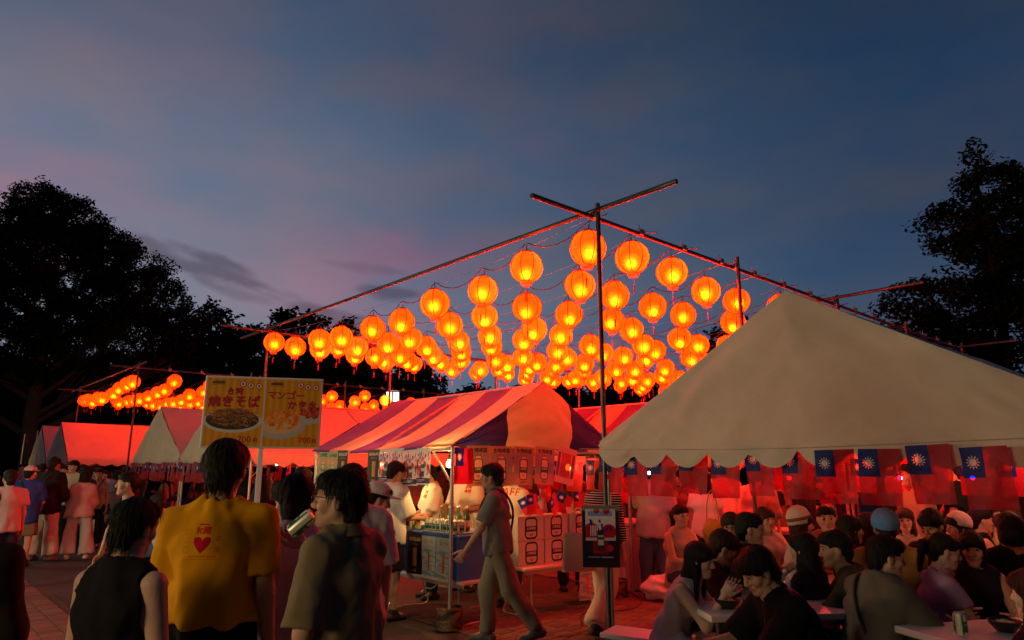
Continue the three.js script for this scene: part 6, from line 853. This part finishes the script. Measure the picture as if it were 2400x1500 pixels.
const cupM = phys([0.85, 0.85, 0.85], 0.08, { transmission: 0.9, thickness: 0, side: THREE.DoubleSide }), cupGeo = lathe([[0, 0.002], [0.028, 0.002], [0.04, 0.11], [0.042, 0.112]], 24), drinkGeo = lathe([[0, 0.004], [0.0275, 0.004], [0.034, 0.07], [0, 0.07]], 20);
function cup(p, label, drink) { const C = thing('plastic_cup', label, 'cup', p); obj('cup', cupGeo, cupM, C); if (drink) obj('drink', drinkGeo, phys(drink, 0.1, { transmission: 0.4, thickness: 0.05 }), C); }
function bowl(p, label) { const B = thing('noodle_bowl', label, 'bowl', p); obj('bowl', lathe([[0, 0.004], [0.045, 0.004], [0.075, 0.04], [0.085, 0.062], [0.08, 0.062], [0.07, 0.04], [0.04, 0.012], [0, 0.012]], 28), std([0.015, 0.014, 0.014], 0.35), B); obj('soup', lathe([[0, 0.046], [0.073, 0.046]], 24), std([0.25, 0.12, 0.05], 0.2), B); for (let k = 0; k < 10; k++) obj('noodle', tube([[rnd(-0.05, 0.05), 0.048, rnd(-0.05, 0.05)], [rnd(-0.05, 0.05), 0.056, rnd(-0.05, 0.05)], [rnd(-0.05, 0.05), 0.048, rnd(-0.05, 0.05)]], 0.003, 10, 4), std([0.6, 0.45, 0.25], 0.6), B); return B; }
bowl([1.4, 0.724, -4.72], 'black noodle bowl on the table by the slip dress wearer');
cup([1.56, 0.724, -4.82], 'clear plastic cup of pale tea beside the noodle bowl', [0.6, 0.3, 0.08]); cup([1.66, 0.724, -4.9], 'clear plastic cup behind the tea', null); cup([1.76, 0.724, -4.96], 'clear plastic cup of water by the bottle', [0.6, 0.62, 0.65]);
function bottle(p, label) { const B = thing('water_bottle', label, 'bottle', p); obj('bottle', lathe([[0, 0.002], [0.03, 0.002], [0.032, 0.01], [0.032, 0.06], [0.029, 0.075], [0.032, 0.09], [0.032, 0.15], [0.014, 0.19], [0.013, 0.205]], 24), phys([0.85, 0.88, 0.9], 0.08, { transmission: 0.9, thickness: 0, side: THREE.DoubleSide }), B); obj('cap', lathe([[0.0145, 0.203], [0.0145, 0.222], [0, 0.222]], 16), std([0.6, 0.6, 0.62], 0.5), B); obj('paper_label', lathe([[0.0325, 0.09], [0.0325, 0.14]], 24), std([0.5, 0.5, 0.55], 0.6), B); }
bottle([1.84, 0.724, -4.86], 'clear water bottle on the near table'); bottle([2.95, 0.745, -5.85], 'clear water bottle by the clapping diner');
can([2.44, 0.726, -3.98], 'beer can on the table by the unwrapped food');
bowl([2.75, 0.724, -4.08], 'black bowl on the table before the vest wearer'); bowl([3.2, 0.745, -5.95], 'dark bowl before the knit hat diner');
{ const T = thing('food_tray', 'white paper food tray with fried noodles on the near table', 'tray', [3.0, 0.724, -4.0], 0.5); obj('tray', [box(0.22, 0.006, 0.15, 0, 0.003, 0), box(0.22, 0.04, 0.005, 0, 0.022, 0.075), box(0.22, 0.04, 0.005, 0, 0.022, -0.075), box(0.005, 0.04, 0.145, 0.11, 0.022, 0), box(0.005, 0.04, 0.145, -0.11, 0.022, 0)], std([0.65, 0.6, 0.55], 0.6), T); for (let k = 0; k < 14; k++) obj('noodle', tube([[rnd(-0.09, 0.09), 0.015, rnd(-0.06, 0.06)], [rnd(-0.09, 0.09), 0.035, rnd(-0.06, 0.06)], [rnd(-0.09, 0.09), 0.02, rnd(-0.06, 0.06)]], 0.0035, 10, 4), std([0.35, 0.2, 0.08], 0.6), T); }
for (const q of [0, 1]) { const h = chops.hand('L', [0, 0.09, 0.02]); const o = obj('chopstick', rod([h.x, h.y, h.z], [h.x + 0.16, h.y - 0.1 + q * 0.012, h.z + 0.06 + q * 0.015], 0.003, 0.0022, 6), std([0.6, 0.42, 0.22], 0.6)); tag(o, q ? 'upper wooden chopstick over the noodle bowl' : 'lower wooden chopstick over the noodle bowl', 'chopstick'); }
{ const h = wrapper.hand('L', [0, 0.1, 0.03]); const o = obj('paper_wrapper', sheet(8, 8, (u, k) => [(u - 0.5) * 0.14, (k - 0.5) * 0.1 + 0.02 * noise(u * 3, k * 3), 0.03 * noise(u * 4 + 2, k * 4)]), std([0.6, 0.56, 0.52], 0.7, { side: THREE.DoubleSide })); o.position.copy(h); o.rotation.set(-1, 0.6, 0.2); tag(o, 'crumpled pale food wrapper in the hands of the strap wearer', 'wrapper'); }
{ const Y = obj('yellow_sheet', sheet(12, 16, (u, k) => [(u - 0.5) * 0.9, 1.75 - k * 1.2, 0.05 * Math.sin(u * 14) + 0.01 * noise(u * 5, k * 5)]), cloth([0.7, 0.5, 0.16], 0.35)); Y.position.set(...at(5.2, -3.3)); Y.rotation.y = TURN + Math.PI / 2 + 0.6; tag(Y, 'pleated yellow cloth hanging at the back corner of the diners tent', 'cloth'); }
// ---------- trees ----------
const barkMat = std([0.03, 0.028, 0.024], 0.95, { bumpMap: grit, bumpScale: 0.02 });
const leafMats = [[0.0045, 0.022, 0.009], [0.004, 0.019, 0.008], [0.005, 0.024, 0.009]].map((c) => phys(c, 0.85, { specularIntensity: 0.12, side: THREE.DoubleSide }));
function leafClump(n, R, L, W) {
  const p = [], ix = [];
  for (let k = 0; k < n; k++) {
    const c = new V3(rnd(-1, 1), rnd(-0.7, 0.7), rnd(-1, 1)).multiplyScalar(R), d = new V3(rnd(-1, 1), rnd(-0.8, 0.5), rnd(-1, 1)).normalize(), s = new V3().crossVectors(d, new V3(rnd(-1, 1), rnd(-1, 1), rnd(-1, 1))).normalize(), u = new V3().crossVectors(d, s), l = L * rnd(0.7, 1.25), w = W * rnd(0.8, 1.2), o = p.length / 3;
    for (const q of [c.clone(), c.clone().addScaledVector(d, l * 0.5).addScaledVector(s, w).addScaledVector(u, w * 0.25), c.clone().addScaledVector(d, l).addScaledVector(u, -w * 0.2), c.clone().addScaledVector(d, l * 0.5).addScaledVector(s, -w).addScaledVector(u, w * 0.25)]) p.push(q.x, q.y, q.z);
    ix.push(o, o + 1, o + 2, o, o + 2, o + 3);
  }
  const g = new THREE.BufferGeometry(); g.setAttribute('position', new THREE.Float32BufferAttribute(p, 3)); g.setIndex(ix); g.computeVertexNormals(); return g;
}
const clumpNear = leafClump(26, 0.26, 0.16, 0.042), clumpFar = leafClump(26, 0.42, 0.3, 0.09);
function tree(name, label, x, z, blobs, o = {}) {   // blobs: [dx, y, dz, rx, ry]
  const T = thing(name, label, 'tree', [x, 0, z], 0, o.group), H = Math.max(...blobs.map((b) => b[1])), r0 = o.r || H * 0.022, base = Math.min(...blobs.map((b) => b[1] - b[4])) * 0.75;
  const bend = (y) => new V3(0.25 * noise(y * 0.3, x, 1), y, 0.25 * noise(y * 0.3, z, 5));
  const tp = []; for (let k = 0; k <= 8; k++) tp.push(bend(H * 0.95 * k / 8));
  const trunk = []; for (let k = 0; k < 8; k++) trunk.push(rod(tp[k], tp[k + 1], lerp(r0, r0 * 0.2, k / 8), lerp(r0, r0 * 0.2, (k + 1) / 8), 9)); obj('trunk', trunk, barkMat, T);
  const M = new THREE.Matrix4(), q = new THREE.Quaternion(), mats = [], limb = [];
  for (const [dx, y, dz, rx, ry] of blobs) {
    const c = new V3(dx, y, dz), f = bend(Math.max(base * 0.8, y - Math.hypot(dx, dz) * 0.75)); const mid = f.clone().lerp(c, 0.5).add(new V3(rnd(-0.3, 0.3), -0.25, rnd(-0.3, 0.3)));
    const cv = new THREE.CatmullRomCurve3([f, mid, c]).getPoints(6), rl = r0 * (0.28 + 0.05 * rx); for (let k = 0; k < 6; k++) limb.push(rod(cv[k], cv[k + 1], lerp(rl, rl * 0.35, k / 6), lerp(rl, rl * 0.35, (k + 1) / 6), 6));
    for (let k = 0; k < (o.twigs ?? 9); k++) { const a = rnd(6.28), e = c.clone().add(new V3(Math.cos(a) * rx * rnd(0.5, 1), rnd(-0.6, 0.9) * ry, Math.sin(a) * rx * rnd(0.5, 1))), s = cv[2 + Math.floor(rnd(5))], m = s.clone().lerp(e, 0.5).add(new V3(rnd(-0.15, 0.15), rnd(-0.1, 0.25), rnd(-0.15, 0.15))); limb.push(rod(s, m, rl * 0.3, rl * 0.2, 5), rod(m, e, rl * 0.2, rl * 0.07, 5)); }
    const n = Math.round((o.n || 60) * rx * rx * (ry / rx * 0.5 + 0.5) * 1.4);
    for (let k = 0; k < n; k++) {
      const d = new V3(rnd(-1, 1), rnd(-1, 1), rnd(-1, 1)); if (d.length() > 1 || d.length() < 0.05) { k--; continue; } const l = d.length(); d.multiplyScalar(lerp(l, 1, 0.55) / l * (1 + 0.35 * noise(d.x * 2 + dx, d.y * 2 + y, d.z * 2 + dz)));
      const p = new V3(dx + d.x * rx, y + d.y * ry, dz + d.z * rx); if (noise(p.x * 0.9 + x, p.y * 1.3, p.z * 0.9 + z) < (o.gap ?? -0.28)) continue;
      const s = rnd(0.7, 1.35) * (o.scale || 1); M.compose(p, q.setFromEuler(new THREE.Euler(rnd(-0.5, 0.5), rnd(6.28), rnd(-0.5, 0.5))), new V3(s, s, s)); mats.push(M.clone());
    }
  }
  obj('limbs', limb, barkMat, T).name = 'branch_system';
  const im = new THREE.InstancedMesh(o.far ? clumpFar : clumpNear, leafMats[o.m || 0], mats.length); im.name = 'crown'; im.userData.kind = 'stuff'; mats.forEach((m, k) => im.setMatrixAt(k, m)); im.castShadow = im.receiveShadow = true; T.add(im); return T;
}
// the broad tree at the left: many layered sub-crowns, open below
{
  const b = [[-1.2, 14.3, 0, 1.5, 1.0], [0.4, 13.3, 0.3, 1.9, 1.2], [-3, 13.2, 0, 2.0, 1.2], [2.0, 12.2, 0, 1.8, 1.0], [-5.2, 12.6, 0.5, 2.2, 1.3], [3.6, 10.9, 0.3, 1.9, 1.1], [0, 11.4, 0.8, 2.8, 1.5], [-3.4, 11, 0, 2.8, 1.6], [-7, 11, 0, 2.4, 1.6], [5.0, 9.5, 0.5, 1.7, 1.2], [2.6, 9.4, -0.5, 2.3, 1.3], [-1, 9.2, 0.5, 2.6, 1.3], [-5.5, 8.8, 0, 2.8, 1.6], [6.0, 8.0, 0, 1.2, 0.9], [4.2, 7.9, 0.8, 1.8, 0.9], [1.2, 7.5, 0.4, 2.0, 0.8], [-2.6, 7.2, 0, 2.4, 1.0], [-7.5, 8, 0, 2.4, 1.6], [5.6, 6.6, 0.2, 1.2, 0.6], [3.2, 6.3, -0.4, 1.5, 0.6], [-0.8, 5.9, 0, 1.8, 0.6], [-5, 6, 0, 2.2, 1.0], [6.9, 6.9, 0.6, 0.8, 0.5], [-1.1, 15.2, 0, 0.5, 0.5]];
  tree('broad_tree', 'broad dark leafy tree with open lower branches beyond the cream tents', -22.3, -32, b, { n: 84, r: 0.42, twigs: 16, gap: -0.2 });
}
{
  const b = [[0.3, 11.9, 0, 0.6, 0.8], [0.5, 10.9, 0, 1.1, 0.8], [2.4, 10.6, 0, 1.4, 0.8], [-0.8, 9.6, 0.2, 1.5, 0.7], [1.2, 9.3, 0, 2.2, 1.0], [3.2, 9, 0, 2, 1.2], [-0.2, 8.2, 0, 1.4, 0.7], [1.8, 7.6, 0, 2.2, 0.9], [-2.6, 6.9, 0.3, 1.4, 0.6], [-0.6, 6.6, 0, 1.6, 0.6], [1, 6, 0, 2.2, 1.2], [3.2, 6, 0, 2.2, 1.6], [-3.6, 5.6, 0.2, 1.2, 0.45], [-1.8, 5.2, 0, 1.8, 0.6], [-4.0, 4.9, 0.1, 0.9, 0.35], [-2.6, 4.3, 0, 1.6, 0.6], [0.4, 4.2, 0, 2.2, 1.2], [2.6, 3.8, 0, 2.2, 1.4], [-0.8, 3.0, 0, 1.9, 0.9], [1.5, 2.2, 0, 2.4, 1.2]];
  tree('layered_tree', 'tall layered dark tree rising behind the large diners tent', 16.1, -22, b, { n: 76, r: 0.26, twigs: 14, gap: -0.08, m: 1 });
}
function roundTree(name, label, x, z, h, R, o) { const b = []; const n = 12; for (let k = 0; k < n; k++) { const a = k * 2.4, f = k / n; b.push([Math.cos(a) * R * (0.25 + 0.5 * Math.sqrt(1 - f)) * rnd(0.7, 1), lerp(h * 0.32, h * 0.9, f) + rnd(-0.3, 0.3), Math.sin(a) * R * 0.5 * rnd(0.6, 1), R * rnd(0.34, 0.5) * (1 - 0.35 * f), R * rnd(0.26, 0.4) * (1 - 0.3 * f)]); } b.push([0, h * 0.5, 0, R * 0.8, h * 0.3]); return tree(name, label, x, z, b, { n: 20, far: true, twigs: 4, gap: -0.5, ...o }); }
roundTree('round_tree', 'round dark tree in the gap beside the broad tree', -18.6, -42, 12.2, 3.6, { m: 1 });
roundTree('round_tree', 'pointed dark tree next to the round one', -14.9, -43, 12.6, 2.6, { m: 2 });
roundTree('round_tree', 'narrow dark tree right of the pointed one', -12.7, -43, 12.2, 2.4, { m: 1 });
roundTree('round_tree', 'spreading dark tree touching the long lantern rail', -10, -40, 10.6, 2.8, {});
roundTree('round_tree', 'low dark tree behind the far corner of the lanterns', -6.6, -42, 9.2, 3.0, { m: 1 });
roundTree('round_tree', 'dark tree behind the lanterns with bare twigs at its top', 9.9, -31, 9.7, 2.2, { n: 12, twigs: 16, gap: -0.1 });
roundTree('round_tree', 'dark tree filling the gap under the lantern rail by the steel posts', 12.8, -34, 8.6, 2.8, { m: 2 });
{
  const far = []; for (let k = 0; k < 30; k++) { const a = -0.86 + k * 0.058 + rnd(-0.012, 0.012), d = rnd(46, 56), f = k / 29; far.push([Math.tan(a) * d, -d, k < 9 ? rnd(8.6, 10) : k < 20 ? rnd(7.4, 8.8) : rnd(6.6, 8.2), rnd(3.2, 4.4)]); }
  far.forEach(([x, z, h, R], k) => roundTree('background_tree', 'dark tree in the row closing off the far side of the ground', x, z, h, R, { n: 24, gap: -0.75, m: k % 3, group: 'tree row at the far side of the ground', scale: 1.25 }));
  const low = []; for (let k = 0; k < 26; k++) { const a = -0.8 + k * 0.062; low.push([Math.tan(a) * 38, -38 - rnd(3)]); }
  low.forEach(([x, z], k) => { const S = thing('shrub', 'dark shrub in the hedge line before the far trees', 'shrub', [x, 0, z], 0, 'shrubs before the far trees'); const im = new THREE.InstancedMesh(clumpFar, leafMats[k % 3], 260); im.name = 'foliage'; im.userData.kind = 'stuff'; const M = new THREE.Matrix4(), q = new THREE.Quaternion(); for (let j = 0; j < 260; j++) { M.compose(new V3(rnd(-1.6, 1.6), rnd(0.1, 3.4) * (0.7 + 0.3 * rnd()), rnd(-0.9, 0.9)), q.setFromEuler(new THREE.Euler(rnd(6), rnd(6), rnd(6))), new V3(1.2, 1.2, 1.2)); im.setMatrixAt(j, M); } S.add(im); obj('stem', rod([0, 0, 0], [0, 2.4, 0], 0.06, 0.02), barkMat, S); });
}
{ // leafless tree
  const T = thing('bare_tree', 'small leafless tree with thin upright twigs beside the broad tree', 'tree', [-19.6, 0, -38]), tw = [];
  const grow = (p, d, l, r, n) => { const e = p.clone().addScaledVector(d, l); tw.push(rod(p, e, r, r * 0.7, 5)); if (n > 0) for (let k = 0; k < 3; k++) grow(e, d.clone().add(new V3(rnd(-0.5, 0.5), rnd(0, 0.3), rnd(-0.5, 0.5))).normalize(), l * rnd(0.6, 0.8), r * 0.62, n - 1); };
  obj('trunk', rod([0, 0, 0], [0, 5.5, 0], 0.12, 0.08), barkMat, T); for (let k = 0; k < 3; k++) grow(new V3(0, 5.3, 0), new V3(rnd(-0.3, 0.3), 1, rnd(-0.3, 0.3)).normalize(), 1.9, 0.06, 4); obj('twig_crown', tw, barkMat, T);
}
// trees that close the ground off behind and beside the camera
[[-17, 9, 13, 6], [-9, 13, 14, 6.5], [-1, 14, 13, 6], [7, 13, 14, 6.5], [14, 8, 13, 6], [-20, 0, 12, 5.5], [18, -1, 12, 5.5], [-21, -10, 12, 5], [22, -10, 12, 5], [3, 20, 15, 7], [-5, 21, 15, 7]].forEach(([x, z, h, R], k) => roundTree('park_tree', 'tall dark park tree standing on the near side of the ground', x, z, h, R, { n: 26, m: k % 3, group: 'park trees on the near side', scale: 1.5, gap: -0.7 }));
renderer.render(scene, camera);
